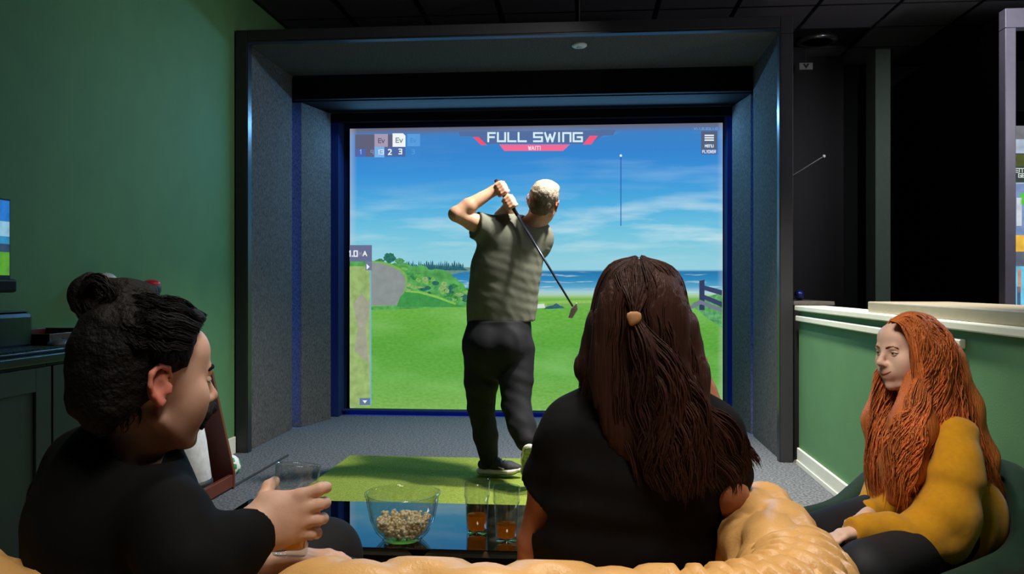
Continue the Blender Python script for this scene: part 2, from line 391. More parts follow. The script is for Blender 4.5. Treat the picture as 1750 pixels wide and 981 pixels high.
pic = link_mesh('picture', [(sl, SY, sb), (sr, SY, sb), (sr, SY, stp), (sl, SY, stp)], [(0, 1, 2, 3)], sm, scr)
uvl = pic.data.uv_layers.new(name='UVMap')
for i, c in enumerate(((0, 0), (1, 0), (1, 1), (0, 1))): uvl.data[i].uv = c
box('backing', (sl, SY + 0.003, sb), (sr, SY + 0.012, stp), M_black, scr, 0)
pic.data.flip_normals() if False else None

rs = random.Random(5)
def sp(name, pts, col, k, var=0.0, scale=30.0, par=scr):
    m = emit('screen_%s_%d_%d_%d_%d' % (name, col[0], col[1], col[2], int(var * 100)), col, SCREEN, var, scale)
    return link_mesh(name, [S(x, y, k) for x, y in pts], [tuple(range(len(pts)))], m, par)
def rect(name, x0, y0, x1, y1, col, k): return sp(name, [(x0, y1), (x1, y1), (x1, y0), (x0, y0)], col, k)
def stroke_mesh(name, strokes, w, col, k, par=scr):
    """flat letter strokes: polylines in picture pixels with thickness w"""
    vs = []; fs = []
    for st in strokes:
        for (ax, ay), (bx, by) in zip(st[:-1], st[1:]):
            dx, dy = bx - ax, by - ay; n = math.hypot(dx, dy) or 1; ex, ey = dx / n * w / 2, dy / n * w / 2; ox, oy = -ey, ex
            q = [(ax - ex + ox, ay - ey + oy), (bx + ex + ox, by + ey + oy), (bx + ex - ox, by + ey - oy), (ax - ex - ox, ay - ey - oy)]
            b = len(vs); vs += [S(x, y, k) for x, y in q]; fs.append((b, b + 1, b + 2, b + 3))
    return link_mesh(name, vs, fs, emit('screen_ink_%d_%d_%d' % col, col, SCREEN), par)
GL = {'F': [[(0, 1), (0, 0), (1, 0)], [(0, .5), (.85, .5)]], 'U': [[(0, 0), (0, 1), (1, 1), (1, 0)]], 'L': [[(0, 0), (0, 1), (1, 1)]],
      'S': [[(1, 0), (0, 0), (0, .5), (1, .5), (1, 1), (0, 1)]], 'W': [[(0, 0), (.26, 1), (.5, .2), (.74, 1), (1, 0)]], 'I': [[(.5, 0), (.5, 1)]],
      'N': [[(0, 1), (0, 0), (1, 0), (1, 1)]], 'G': [[(1, 0), (0, 0), (0, 1), (1, 1), (1, .5), (.5, .5)]], 'A': [[(0, 1), (.5, 0), (1, 1)], [(.2, .65), (.8, .65)]],
      'T': [[(0, 0), (1, 0)], [(.5, 0), (.5, 1)]], '!': [[(.5, 0), (.5, .65)], [(.5, .9), (.5, 1)]], 'E': [[(1, 0), (0, 0), (0, 1), (1, 1)], [(0, .5), (.85, .5)]],
      'v': [[(0, .3), (.5, 1), (1, .3)]], 'V': [[(0, 0), (.5, 1), (1, 0)]], '1': [[(.2, .15), (.5, 0), (.5, 1)]], '2': [[(0, .1), (.3, 0), (.9, .1), (.9, .4), (0, 1), (1, 1)]],
      '3': [[(0, 0), (.9, 0), (.9, 1), (0, 1)], [(.2, .48), (.9, .48)]], '9': [[(1, 1), (1, 0), (0, 0), (0, .5), (1, .5)]], 'M': [[(0, 1), (0, 0), (.5, .6), (1, 0), (1, 1)]],
      'Y': [[(0, 0), (.5, .5), (1, 0)], [(.5, .5), (.5, 1)]], 'O': [[(0, 0), (1, 0), (1, 1), (0, 1), (0, 0)]], 'R': [[(0, 1), (0, 0), (1, 0), (1, .5), (0, .5)], [(.5, .5), (1, 1)]],
      '0': [[(0, 0), (1, 0), (1, 1), (0, 1), (0, 0)]], '.': [[(.4, .95), (.5, 1)]], '&': [[(1, 1), (.1, .2), (.4, 0), (.7, .2), (0, .7), (.3, 1), (1, .6)]]}
def word(name, text, x0, y0, x1, y1, w, col, k, gap=0.35, wid=None, par=scr):
    """one flat mesh for each character"""
    ws = [(wid or {}).get(ch, 0.35 if ch in 'I!1.' else 0.5 if ch == ' ' else 1.0) for ch in text]
    unit = (x1 - x0) / (sum(ws) + gap * (len(text) - 1)); x = x0
    for ch, cw in zip(text, ws):
        st = [[(x + a * cw * unit, y0 + b * (y1 - y0)) for a, b in poly] for poly in GL.get(ch, [])]
        if st: stroke_mesh('letter', st, w, col, k, par)
        x += (cw + gap) * unit
# far point with trees, hillside, bushes, path, near grass bank
sp('far_shore', [(700, 470), (700, 457), (730, 452), (770, 455), (800, 457), (822, 457), (822, 461), (795, 464), (770, 470)], (104, 140, 130), 1, 0.15)
tp = [(694, 462)]
x = 694
while x < 792:
    tp += [(x, 458 - rs.random() * 10), (x + 1.6, 452 - rs.random() * 8), (x + 3.2, 457 - rs.random() * 4)]; x += 3.4
tp += [(792, 458), (800, 462)]
sp('distant_trees', tp, (44, 98, 112), 2, 0.3, 60)
hill = [(598, 530), (598, 444), (620, 444), (640, 446)]
def rough(a, b, n, amp): return [(a[0] + (b[0] - a[0]) * i / n + rs.uniform(-amp, amp) * .6, a[1] + (b[1] - a[1]) * i / n + rs.uniform(-amp, amp)) for i in range(n)]
hill += rough((640, 446), (700, 452), 12, 2.5) + rough((700, 452), (765, 463), 12, 3.0) + rough((765, 463), (812, 505), 14, 3.5) + [(814, 522), (700, 528)]
sp('hillside', hill, (84, 158, 84), 3, 0.35, 14)
def bush(cx, cy, rx, ry, col, k, n=22):
    sp('bush', [(cx + rx * math.cos(2 * math.pi * i / n) * rs.uniform(.72, 1.1), cy + ry * math.sin(2 * math.pi * i / n) * rs.uniform(.72, 1.1)) for i in range(n)], col, k, 0.4, 45)
bush(666, 440, 11, 9, (46, 110, 96), 4); bush(650, 447, 9, 5, (64, 128, 92), 4.3); bush(683, 446, 9, 5, (84, 148, 100), 4.6)
bcols = [(58, 132, 70), (92, 168, 78), (44, 104, 96), (120, 176, 92), (70, 150, 84), (138, 172, 110)]
for i in range(64):
    t = rs.random(); x = 690 + 118 * t; lo = 458 + 38 * t; y = rs.uniform(lo, min(514, lo + 42))
    bush(x, y, rs.uniform(3.5, 9), rs.uniform(2.5, 6), bcols[i % 6], 5 + i * 0.045)
pathp = [(635, 522), (635, 449)] + [(652, 450), (668, 455), (682, 462), (690, 470), (694, 480), (692, 494), (686, 506), (678, 522)]
sp('path_edge', [(635, 524), (635, 446)] + [(x + 3, y - 3) for x, y in pathp[2:-1]] + [(683, 522)], (120, 176, 84), 8.2, 0.1)
sp('cart_path', pathp, (138, 146, 146), 8.4, 0.1, 12)
sp('grass_bank', [(678, 524), (684, 508), (694, 497), (716, 499), (745, 508), (778, 520), (800, 525)], (64, 146, 74), 8.6, 0.15, 20)
sp('bank_edge', [(692, 497), (716, 497), (745, 505), (780, 518), (778, 521), (745, 509), (716, 501), (694, 499)], (130, 190, 84), 8.8, 0.1)
sp('far_green', [(905, 527), (935, 527), (935, 519), (1012, 518), (1018, 513), (950, 514), (905, 517)], (140, 192, 92), 5, 0.1)
sp('bunker', [(914, 520), (930, 519), (932, 526), (918, 527)], (214, 220, 216), 6)
sp('dark_bush', rough((930, 527), (950, 519), 5, 1.5) + rough((950, 519), (968, 527), 5, 1.5), (54, 96, 112), 6.2, 0.3)
# fence and undergrowth at the right edge
sp('undergrowth', [(1180, 520), (1205, 508), (1234, 500), (1234, 560), (1210, 545)], (92, 158, 100), 2, 0.4, 25)
sp('fence_post', [(1195, 530), (1204, 530), (1204, 478), (1195, 480)], (52, 62, 96), 3)
for a, b in (((1204, 488), (1234, 496)), ((1204, 504), (1234, 516))):
    sp('fence_rail', [(a[0], a[1] + 8), (b[0], b[1] + 9), b, a], (56, 68, 104), 3.2)
sp('driftwood', [(1178, 524), (1196, 512), (1234, 528), (1234, 534), (1198, 520), (1182, 528)], (112, 122, 138), 3.6)
# flag line, ball marker
sp('flag_pole', [(1060.3, 386), (1061.8, 386), (1061.8, 268), (1060.3, 268)], (40, 92, 168), 2)
sp('marker_dot', [(1061 + 2.2 * math.cos(i * .7854), 266 + 2.2 * math.sin(i * .7854)) for i in range(8)], (225, 240, 245), 3)
# left rail of the interface
sp('side_rail', [(598, 695), (633, 695), (633, 455), (598, 455)], (150, 178, 110), 9.2, 0.22, 12)
sp('rail_blur', [(606, 600), (630, 620), (626, 560), (633, 520), (618, 500), (604, 520), (612, 560)], (158, 160, 140), 9.3, 0.15, 10)
rect('rail_line', 633, 445, 635, 692, (110, 176, 214), 9.4)
rect('info_panel', 598, 419, 636, 447, (104, 112, 146), 10); rect('arrow_button', 625, 447, 636, 462, (112, 122, 152), 10)
word('digits', '1.0', 598, 429, 611, 438, 2.0, (235, 240, 245), 11)
word('letter', 'A', 621, 430, 627, 437, 1.8, (240, 240, 225), 11)
word('letter', 'M', 614, 431, 618, 437, 1.0, (150, 140, 160), 11)
sp('arrow', [(627, 461), (632, 456), (627, 451)], (240, 244, 246), 11)
rect('arrow_button', 615, 680, 633, 692, (96, 120, 150), 10); sp('arrow', [(620, 684), (628, 684), (624, 689)], (240, 244, 246), 11)
# score strip
rect('score_panel', 607, 230, 672, 268, (96, 98, 124), 1); rect('score_cell', 640, 229, 663, 251, (166, 154, 180), 2); rect('score_cell', 609, 255, 625, 268, (78, 104, 176), 2)
rect('score_cell', 640, 251, 657, 269, (122, 176, 232), 2.5); rect('score_cell', 657, 251, 693, 268, (78, 106, 160), 2)
sp('score_cell', [(671, 251), (693, 251), (693, 232), (689, 228), (671, 228)], (240, 246, 246), 3)
rect('score_cell', 696, 229, 718, 250, (88, 156, 222), 1)
word('letters', 'Ev', 677, 236, 688, 243.5, 1.5, (96, 124, 130), 4, 0.3); word('letters', 'Ev', 647, 237, 657, 244, 1.5, (92, 90, 112), 4, 0.3)
word('letters', 'Ev', 702, 237, 711, 243, 1.0, (70, 136, 204), 4, 0.3)
word('number', '1', 615, 256, 619, 263, 1.4, (150, 180, 230), 4); word('number', '9', 634, 257, 638, 264, 1.0, (140, 150, 190), 4)
word('number', '13', 647, 256, 656, 263.5, 1.4, (224, 238, 248), 4); word('number', '2', 664, 255.5, 669, 264, 1.8, (240, 246, 250), 4); word('number', '3', 682, 255, 687, 263, 1.8, (236, 244, 250), 4)
word('number', '3', 704, 256, 709, 263, 0.8, (96, 164, 222), 4)
# title plate
sp('title_plate', [(786, 233), (806, 233), (832, 246), (1008, 246), (1030, 232), (1048, 231), (1052, 222), (784, 225)], (84, 110, 160), 1)
word('title', 'FULL SWING', 834.5, 227.5, 994.5, 241.5, 3.2, (214, 238, 244), 3, 0.42, {'I': 0.3, ' ': 0.28, 'F': .9, 'L': 1.0, 'W': 1.35, 'S': 1.1, 'G': 1.15})
sp('red_wedge', [(822, 248), (832, 248), (818, 234), (808, 234)], (238, 84, 120), 2); sp('red_wedge', [(996, 247), (1010, 247), (1022, 232), (1008, 232)], (238, 92, 132), 2)
sp('message_bar', [(862, 258), (962, 258), (974, 247), (853, 247)], (238, 108, 152), 2)
word('message', 'WAIT!', 903, 250, 924, 256, 1.2, (250, 225, 236), 3, 0.3)
# menu button
rect('menu_button', 1198, 224, 1226, 255, (86, 98, 124), 2); rect('menu_button', 1198, 255, 1226, 264, (76, 102, 160), 2)
for y in (231.5, 235.6, 239.6): rect('menu_bar', 1204, y - 1.2, 1220, y + 1.2, (230, 240, 246), 3)
word('menu_word', 'MENU', 1205, 247.5, 1219, 251.5, 1.1, (214, 232, 238), 3, 0.25); word('menu_word', 'FLYOVER', 1200.5, 257, 1223, 261.5, 1.0, (220, 232, 244), 3, 0.3)
word('version', 'V1.1.E.E2.1.0', 1186, 218.5, 1226, 221.5, 0.8, (140, 156, 190), 2, 0.4)

# ------------------------------------------------------------------ neighbouring bay on the right
M_void = mat('matt_black_cloth', (4, 4, 5), 1.0, spec=0.0)
nb = empty('simulator_bay', (3.9, BY, 0)); tag(nb, 'second golf bay with grey frame at the right edge behind the half wall', 'golf bay')
b0 = PY(1718, 200, BY).x; b1 = PY(1736.5, 200, BY).x
M_frame2 = mat('grey_violet_frame', (98, 94, 104), 0.4, var=0.05, scale=20)
box('frame_post', (b0, BY, 0), (b1, BY + 0.09, 2.90), M_frame2, nb)
box('frame_header', (b0, BY, 2.902), (5.2, BY + 0.09, 3.03), M_frame2, nb)
box('outer_side', (b0 + 0.004, BY + 0.095, 0), (b0 + 0.03, 8.45, 3.0), M_void, nb, 0)
box('roof_panel', (b0, BY + 0.095, 2.95), (5.2, 8.3, 3.0), M_void, nb, 0)
box('roof_baffle', (b0 + 0.03, 6.9, 2.56), (5.2, 6.96, 2.94), M_shadefelt, nb, 0)
box('back_panel', (b0 + 0.03, SY + 0.05, 0), (5.2, SY + 0.1, 2.94), M_shadefelt, nb, 0)
s2 = empty('projection_screen', (4.0, SY, 0.05)); tag(s2, 'bright menu screen of the second bay at the right edge', 'screen')
def sp2(name, x0, y0, x1, y1, col, k): return sp(name, [(x0, y1), (x1, y1), (x1, y0), (x0, y0)], col, k, 0.25, 9, s2)
sp2('picture', 1668, 232, 1850, 660, (172, 186, 204), 0); sp2('header_strip', 1668, 215, 1850, 238, (120, 122, 128), 1)
sp2('dark_band', 1668, 262, 1850, 312, (62, 74, 70), 1); sp2('olive_band', 1668, 264, 1850, 284, (84, 92, 50), 1.5)
sp2('photo_tile', 1668, 314, 1850, 402, (126, 148, 190), 1); sp2('photo_tile', 1743, 330, 1850, 350, (92, 190, 80), 2); sp2('photo_tile', 1737, 338, 1746, 386, (206, 214, 222), 2)
sp2('photo_tile', 1668, 402, 1850, 430, (236, 186, 76), 1); sp2('dark_band', 1668, 430, 1850, 455, (96, 104, 120), 1)
sp2('photo_tile', 1668, 455, 1850, 640, (110, 196, 226), 1); sp2('photo_tile', 1739, 460, 1745, 500, (196, 150, 130), 2); sp2('photo_tile', 1738, 490, 1744, 640, (80, 96, 128), 2)
word('words', 'EVENTS', 1722, 288, 1760, 294.5, 1.3, (214, 222, 216), 3, 0.35, None, s2); word('words', '& GEAR', 1730, 297, 1764, 303, 1.3, (214, 222, 216), 3, 0.35, None, s2)

# small things in the gap between the bays
sg = empty('hanging_sign', PY(1377, 113, 7.9)); tag(sg, 'small grey ceiling sign with a black down arrow', 'sign')
a, b = PY(1366, 119, 7.9), PY(1389, 107, 7.9)
box('plate', (a.x, 7.9, a.z), (b.x, 7.915, b.z), mat('sign_grey', (150, 150, 146), 0.6), sg, 0.002)
cx, cz = (a.x + b.x) / 2, (a.z + b.z) / 2
MB().prism([(cx - 0.03, 7.899, cz + 0.022), (cx - 0.012, 7.899, cz + 0.022), (cx, 7.899, cz + 0.004), (cx + 0.012, 7.899, cz + 0.022), (cx + 0.03, 7.899, cz + 0.022), (cx, 7.899, cz - 0.024)][::-1], (0, -0.002, 0)).build('arrow', M_black, sg)
box('hanger', (cx - 0.004, 7.904, b.z), (cx + 0.004, 7.911, ZC), M_grid, sg, 0)
q0, q1 = PD(1340, 309, 6.25), PD(1408, 267, 6.25)
rod = empty('next_bay_club_shaft', (q0.x, q0.y, 1.6)); tag(rod, 'thin bright metal pole slanting out from behind the bay post', 'pole')  # golf club shaft from the next bay, built as a plain pole
MB().tube([(1.397, q0.y, q0.z + (1.397 - q0.x) / (q1.x - q0.x) * (q1.z - q0.z)), q1], 0.005, 8).build('shaft', mat('steel_rod', (190, 190, 195), 0.25, metal=0.9), rod)
sphere_mb(q1, 0.012, 8).build('tip', mat('pale_tip', (225, 225, 225), 0.4), rod, smooth=True)
bl = PX(1366, 505, 1.56)
bo = empty('glass_ball', (bl.x, bl.y, 1.087)); tag(bo, 'small shiny blue ball on the grey shelf beside the bay post', 'ball')
sphere_mb((bl.x, bl.y, 1.0935 + 0.036), 0.036, 12).build('ball', mat('blue_glass', (22, 40, 110), 0.12, coat=0.6), bo, smooth=True)
MB().lathe([(0.02, 0.0), (0.024, 0.006)], (bl.x, bl.y, 1.0872), 16).build('stand', M_black, bo)

# ------------------------------------------------------------------ hitting mat
ml, mr, mf, mn = -1.62, 0.32, 5.74, 3.95
mt = empty('hitting_mat', ((ml + mr) / 2, (mf + mn) / 2, 0)); tag(mt, 'yellow green artificial turf hitting mat under the golfer', 'golf mat')
box('turf', (ml, mn, 0.012), (mr, mf, 0.024), M_turf, mt, 0.004)
box('rubber_base', (ml + 0.004, mn + 0.004, 0.0), (mr - 0.004, mf - 0.004, 0.0118), M_black, mt, 0)
# ------------------------------------------------------------------ coffee table
tz = 0.45
tl, tr, tn, tf = -1.17, 0.16, 2.38, 2.885
M_gloss = mat('black_gloss_glass', (3, 3, 4), 0.02, spec=0.5, ior=3.2, var=0.0)
tb = empty('coffee_table', ((tl + tr) / 2, (tn + tf) / 2, 0)); tag(tb, 'low black coffee table with a mirror gloss top', 'table')
box('table_top', (tl, tn, tz - 0.022), (tr, tf, tz), M_gloss, tb, 0.002)
box('apron', (tl + 0.02, tn + 0.015, 0.30), (tr - 0.02, tf - 0.02, tz - 0.0225), mat('black_lacquer', (8, 8, 9), 0.5, var=0.1), tb, 0.003)
for x in (tl + 0.03, tr - 0.09):
    for y in (tn + 0.03, tf - 0.09): box('leg', (x, y, 0), (x + 0.06, y + 0.06, 0.299), MATS['black_lacquer'], tb, 0.003)

# ------------------------------------------------------------------ pint glasses
def thin_glass(name, tintc, ior, tinted=0.0):
    """thin-walled clear glass: Fresnel reflection over straight transmission"""
    m = bpy.data.materials.new(name); m.use_nodes = True; MATS[name] = m
    nt = m.node_tree; N = nt.nodes; L = nt.links; N.remove(N['Principled BSDF'])
    tr = N.new('ShaderNodeBsdfTransparent'); tr.inputs['Color'].default_value = lin(tintc)
    gl = N.new('ShaderNodeBsdfGlossy'); gl.inputs['Roughness'].default_value = 0.02
    fr = N.new('ShaderNodeFresnel'); gm = N.new('ShaderNodeNewGeometry'); mr_ = N.new('ShaderNodeMapRange'); mr_.inputs['To Min'].default_value = ior; mr_.inputs['To Max'].default_value = 1.0 / ior; L.new(gm.outputs['Backfacing'], mr_.inputs['Value']); L.new(mr_.outputs['Result'], fr.inputs['IOR'])
    mx = N.new('ShaderNodeMixShader'); L.new(fr.outputs['Fac'], mx.inputs['Fac']); L.new(tr.outputs[0], mx.inputs[1]); L.new(gl.outputs[0], mx.inputs[2])
    out = mx.outputs[0]
    if tinted:
        df = N.new('ShaderNodeBsdfTranslucent'); df.inputs['Color'].default_value = lin((240, 166, 48)); m2 = N.new('ShaderNodeMixShader'); m2.inputs['Fac'].default_value = tinted
        L.new(out, m2.inputs[1]); L.new(df.outputs[0], m2.inputs[2]); out = m2.outputs[0]
    L.new(out, N['Material Output'].inputs['Surface'])
    return m
M_glass = thin_glass('clear_glass', (250, 252, 251), 1.75)
M_beer = thin_glass('amber_beer', (252, 206, 100), 1.1, 0.6)
def pint(base, level, label, axis=None, s=1.0, foam=False):
    g = empty('pint_glass', base); tag(g, label, 'glass', 'pint glasses')
    out = [(0.001, 0), (0.029, 0.0), (0.0305, 0.003), (0.0335, 0.07), (0.0358, 0.105), (0.0392, 0.114), (0.0396, 0.120), (0.0382, 0.127), (0.0405, 0.157), (0.0398, 0.1585)]
    inn = [(0.0385, 0.157), (0.0362, 0.127), (0.0376, 0.120), (0.0372, 0.114), (0.0338, 0.105), (0.0313, 0.07), (0.0285, 0.014), (0.024, 0.011), (0.001, 0.011)]
    sc = lambda pr: [(r * s, h * s) for r, h in pr]
    MB().lathe(sc(out + inn), base, 48, axis).build('glass', M_glass, g, smooth=True)
    MB().lathe(sc([(0.001, 0.0118), (0.0235, 0.0118), (0.0280, 0.0148), (0.0280 + (level - 0.0148) * 0.05, level - 0.001), (0.0272 + (level - 0.0148) * 0.05, level), (0.001, level)]), base, 40, axis).build('beer', M_beer, g, smooth=True)
    return g
pint(PZ(815, 911, tz + 0.0006), 0.056, 'pint glass a third full of amber beer, nearest the popcorn bowl')
pint(PZ(865.5, 924, tz + 0.0006), 0.050, 'pint glass with a little amber beer beside the black-shirted woman')

# ------------------------------------------------------------------ popcorn bowl
bc = PZ(688, 921, tz + 0.0006); bR = 0.108
bw = empty('glass_bowl', bc); tag(bw, 'clear round glass bowl holding popcorn on the black table', 'bowl')
ob = [(0.001, 0.0), (0.055, 0.0), (0.060, 0.004), (0.078, 0.024), (0.094, 0.058), (0.103, 0.100), (0.108, 0.128), (0.1115, 0.132), (0.1115, 0.137), (0.107, 0.138)]
ib = [(0.103, 0.130), (0.0985, 0.100), (0.0895, 0.058), (0.0735, 0.027), (0.055, 0.009), (0.001, 0.007)]
MB().lathe(ob + ib, bc, 64).build('bowl', M_glass, bw, smooth=True)
rp = random.Random(11); pv = []; pf = []
def ico():
    bm = bmesh.new(); bmesh.ops.create_icosphere(bm, subdivisions=2, radius=1.0); bm.verts.ensure_lookup_table()
    r = ([v.co.copy() for v in bm.verts], [tuple(x.index for x in f.verts) for f in bm.faces]); bm.free(); return r
IV, IF = ico()
def inner_r(h): return np.interp(h, [0.007, 0.009, 0.027, 0.058, 0.100], [0.03, 0.05, 0.0715, 0.0875, 0.0965])
for i in range(320):
    h = rp.uniform(0.016, 0.062); rr = (inner_r(h) - 0.0105) * rp.random() ** 0.42; a = rp.random() * 6.283
    h = h * (1.0 if h < 0.05 else (1.0 + 0.12 * (1 - (rr / 0.09) ** 2)))
    c = Vector(bc) + Vector((rr * math.cos(a), rr * math.sin(a), h))
    for k in range(5):
        rad = rp.uniform(0.0028, 0.0056); off = Vector((rp.uniform(-1, 1), rp.uniform(-1, 1), rp.uniform(-1, 1))) * 0.0058
        n = len(pv); sq = (rp.uniform(.8, 1.15), rp.uniform(.8, 1.15), rp.uniform(.8, 1.15))
        pv += [c + off + Vector((v.x * sq[0], v.y * sq[1], v.z * sq[2])) * rad for v in IV]; pf += [tuple(j + n for j in f) for f in IF]
for q, (dx, hh) in enumerate(((-0.022, 0.088), (0.034, 0.079), (-0.05, 0.078))):
    c = Vector(bc) + Vector((dx, -0.02, hh - 0.006))
    for k in range(4):
        n = len(pv); off = Vector((rp.uniform(-1, 1) * .004, rp.uniform(-1, 1) * .004, -0.004 * k)); rad = 0.0062
        pv += [c + off + v * rad for v in IV]; pf += [tuple(j + n for j in f) for f in IF]
pc = link_mesh('popcorn', pv, pf, mat('popcorn', (250, 240, 212), 0.8, scale=90, col2=(232, 204, 150)), None, True)
tag(pc, 'pale yellow popcorn heaped in the glass bowl', 'popcorn', kind='stuff')

# ------------------------------------------------------------------ chesterfield sofa
M_leather = mat('tan_leather', (222, 170, 104), 0.36, var=0.08, scale=9, bump=0.12, bscale=220, spec=0.5)
sofa = empty('chesterfield_sofa', (-0.45, 1.5, 0)); tag(sofa, 'tan leather chesterfield sofa with deep buttoned rolled back and arm', 'sofa')
def resample(pts, n):
    P = np.array(pts, float); d = np.r_[0, np.cumsum(np.linalg.norm(np.diff(P, axis=0), axis=1))]
    t = np.linspace(0, d[-1], n); return np.stack([np.interp(t, d, P[:, k]) for k in range(P.shape[1])], 1), t
RC, RR, RZ = 0.0, 0.10, 0.695
prof = [(-0.13, 0.30), (-0.10, 0.45), (-0.075, 0.585)]
for i in range(0, 29):
    a = math.radians(222 - i * (222 + 62) / 28); prof.append((RC + RR * math.cos(a), RZ + RR * math.sin(a)))
prof += [(0.035, 0.575), (0.03, 0.45), (0.03, 0.12)]
PR, PT = resample(prof, 64)
PN = np.gradient(PR, axis=0); PN = np.stack([-PN[:, 1], PN[:, 0]], 1); PN /= np.linalg.norm(PN, axis=1)[:, None]
def roll(name, path, outs, taper_ends=(False, False), s_off=0.0, dip=None):
    A, s = resample([tuple(p) + tuple(o) for p, o in zip(path, outs)], max(40, int(sum(math.dist(path[i], path[i + 1]) for i in range(len(path) - 1)) / 0.009)))
    Pth, On = A[:, :2], A[:, 2:]; On /= np.linalg.norm(On, axis=1)[:, None]
    su, sv = 0.185, 0.15
    u = ((s + s_off) / su)[:, None]; v = (PT / sv)[None, :]
    da = np.abs(u + v - np.round(u + v)); db = np.abs(u - v - np.round(u - v))
    on = np.clip((PT - 0.12) / 0.05, 0, 1) * np.clip((PT[-1] - 0.34 - PT) / 0.06, 0, 1)
    disp = (-0.010 * (np.exp(-(da / 0.15) ** 2) + np.exp(-(db / 0.15) ** 2)) - 0.014 * np.exp(-(da ** 2 + db ** 2) / 0.02)) * on[None, :] + 0.004
    end = np.ones(len(s))
    for flag, dist in ((taper_ends[0], s), (taper_ends[1], s[-1] - s)):
        if flag: end = np.minimum(end, np.sqrt(np.clip(1 - (1 - np.clip(dist / 0.055, 0, 1)) ** 2, 0.0004, 1)))
    O = PR[None, :, 0] + PN[None, :, 0] * disp; Z = PR[None, :, 1] + PN[None, :, 1] * disp
    O = O * end[:, None] + (RC - 0.03) * (1 - end[:, None]); Z = Z * end[:, None] + 0.6 * (1 - end[:, None])
    X = Pth[:, :1] + On[:, :1] * O; Y = Pth[:, 1:] + On[:, 1:] * O
    if dip:
        w = np.exp(-((X - dip[0]) / dip[1]) ** 4) * np.clip((Z - 0.5) / 0.2, 0, 1); Z = Z - dip[2] * w
    ns, npf = O.shape; Vt = np.stack([X, Y, Z], -1).reshape(-1, 3)
    i, j = np.meshgrid(np.arange(ns - 1), np.arange(npf - 1), indexing='ij'); i, j = i.ravel(), j.ravel()
    fa = np.stack([i * npf + j, (i + 1) * npf + j, (i + 1) * npf + j + 1, i * npf + j + 1], 1)
    o = link_mesh(name, Vt, fa, M_leather, sofa, True)
    G = Vt.reshape(ns, npf, 3)
    pts = []
    for a in range(-2, 40):
        for b in range(-20, 40):
            uu, vv = (a + b) / 2 * su - s_off, (a - b) / 2 * sv
            if 0.06 < uu < s[-1] - 0.07 and 0.15 < vv < PT[-1] - 0.38:
                ii, jj = int(np.argmin(abs(s - uu))), int(np.argmin(abs(PT - vv))); pts.append(G[ii, jj])
    return o, pts
bk_y = 1.225
path = [(-1.5, bk_y), (-1.0, bk_y), (-0.5, bk_y), (0.0, bk_y), (0.12, bk_y)]; outs = [(0, -1)] * 5
for k in range(1, 9):
    a = math.radians(90 * k / 8); path.append((0.12 + 0.23 * math.sin(a), bk_y + 0.23 * (1 - math.cos(a)))); outs.append((math.sin(a), -math.cos(a)))
path += [(0.35, 1.52), (0.35, 1.7), (0.35, 1.84)]; outs += [(1, 0)] * 3
back, bp1 = roll('rolled_back_and_arm', path, outs, (False, True), 0.03, (-0.655, 0.20, 0.07))
btn = None
for pnt in bp1:
    if btn is None:
        bb = sphere_mb(pnt, (0.010, 0.010, 0.010), 6).build('button', M_leather, sofa, smooth=True); btn = bb
    else:
        o2 = bpy.data.objects.new('button', btn.data); COL.objects.link(o2); o2.parent = sofa; o2.location = Vector(pnt) - Vector((0, 0, 0.010)) - Vector(sofa.location)
box('seat_base', (-1.5, bk_y + 0.03, 0.1), (0.32, 1.93, 0.30), M_leather, sofa, 0.02)
for k in range(3): box('seat_cushion', (-1.48 + k * 0.575, bk_y + 0.16, 0.301), (-1.48 + k * 0.575 + 0.57, 1.96, 0.43), M_leather, sofa, 0.04)
for x in (-1.45, 0.26):
    for y in (bk_y + 0.05, 1.85): box('foot', (x, y, 0), (x + 0.06, y + 0.06, 0.0995), M_black, sofa, 0.004)

# ------------------------------------------------------------------ green barrel armchair
M_velvet = mat('dark_green_velvet', (19, 46, 33), 0.75, var=0.15, scale=12, sheen=0.08, spec=0.2)
AC = (1.22, 2.59); AF = (-0.8, -0.6); AL = (0.6, -0.8)
def ch(f, l, z): return CW(AC[0] + AF[0] * f + AL[0] * l, AC[1] + AF[1] * f + AL[1] * l, z)
chair = empty('barrel_armchair', ch(0, 0, 0)); tag(chair, 'dark green velvet barrel armchair beside the half wall', 'armchair')
U2 = [(0.44, -0.29), (0.3, -0.295), (0.1, -0.295), (-0.06, -0.285)] + [(-0.06 - 0.31 * math.sin(math.radians(a)), -0.285 * math.cos(math.radians(a))) for a in range(12, 180, 12)] + [(-0.06, 0.285), (0.1, 0.295), (0.3, 0.295), (0.44, 0.29)]
UP, us = resample(U2, 90); T = np.gradient(UP, axis=0); T /= np.linalg.norm(T, axis=1)[:, None]; NO = np.stack([-T[:, 1], T[:, 0]], 1)
mid = us[-1] / 2
if np.dot(NO[45], UP[45]) < 0: NO = -NO
vs = []; n2 = 22
for i in range(90):
    zt = 0.47 + 0.17 * math.exp(-((us[i] - mid) / 0.36) ** 4) if True else 0
    e = min(us[i], us[-1] - us[i]); e = math.sqrt(max(0.02, 1 - (1 - min(1, e / 0.06)) ** 2))
    sec = [(-0.045, 0.10), (-0.05, zt - 0.06)] + [(0.002 + 0.055 * math.cos(math.radians(a)), zt - 0.05 + 0.055 * math.sin(math.radians(a))) for a in range(180, -1, -15)] + [(0.052, zt - 0.07), (0.03, 0.10)]
    sec, _ = resample(sec, n2)
    for (o_, z_) in sec:
        z2 = 0.3 + (z_ - 0.3) * (0.86 + 0.14 * e)
        vs.append(ch(UP[i, 0] + NO[i, 0] * o_ * e, UP[i, 1] + NO[i, 1] * o_ * e, z2))
fs = [(i * n2 + j, (i + 1) * n2 + j, (i + 1) * n2 + (j + 1) % n2, i * n2 + (j + 1) % n2) for i in range(89) for j in range(n2)]
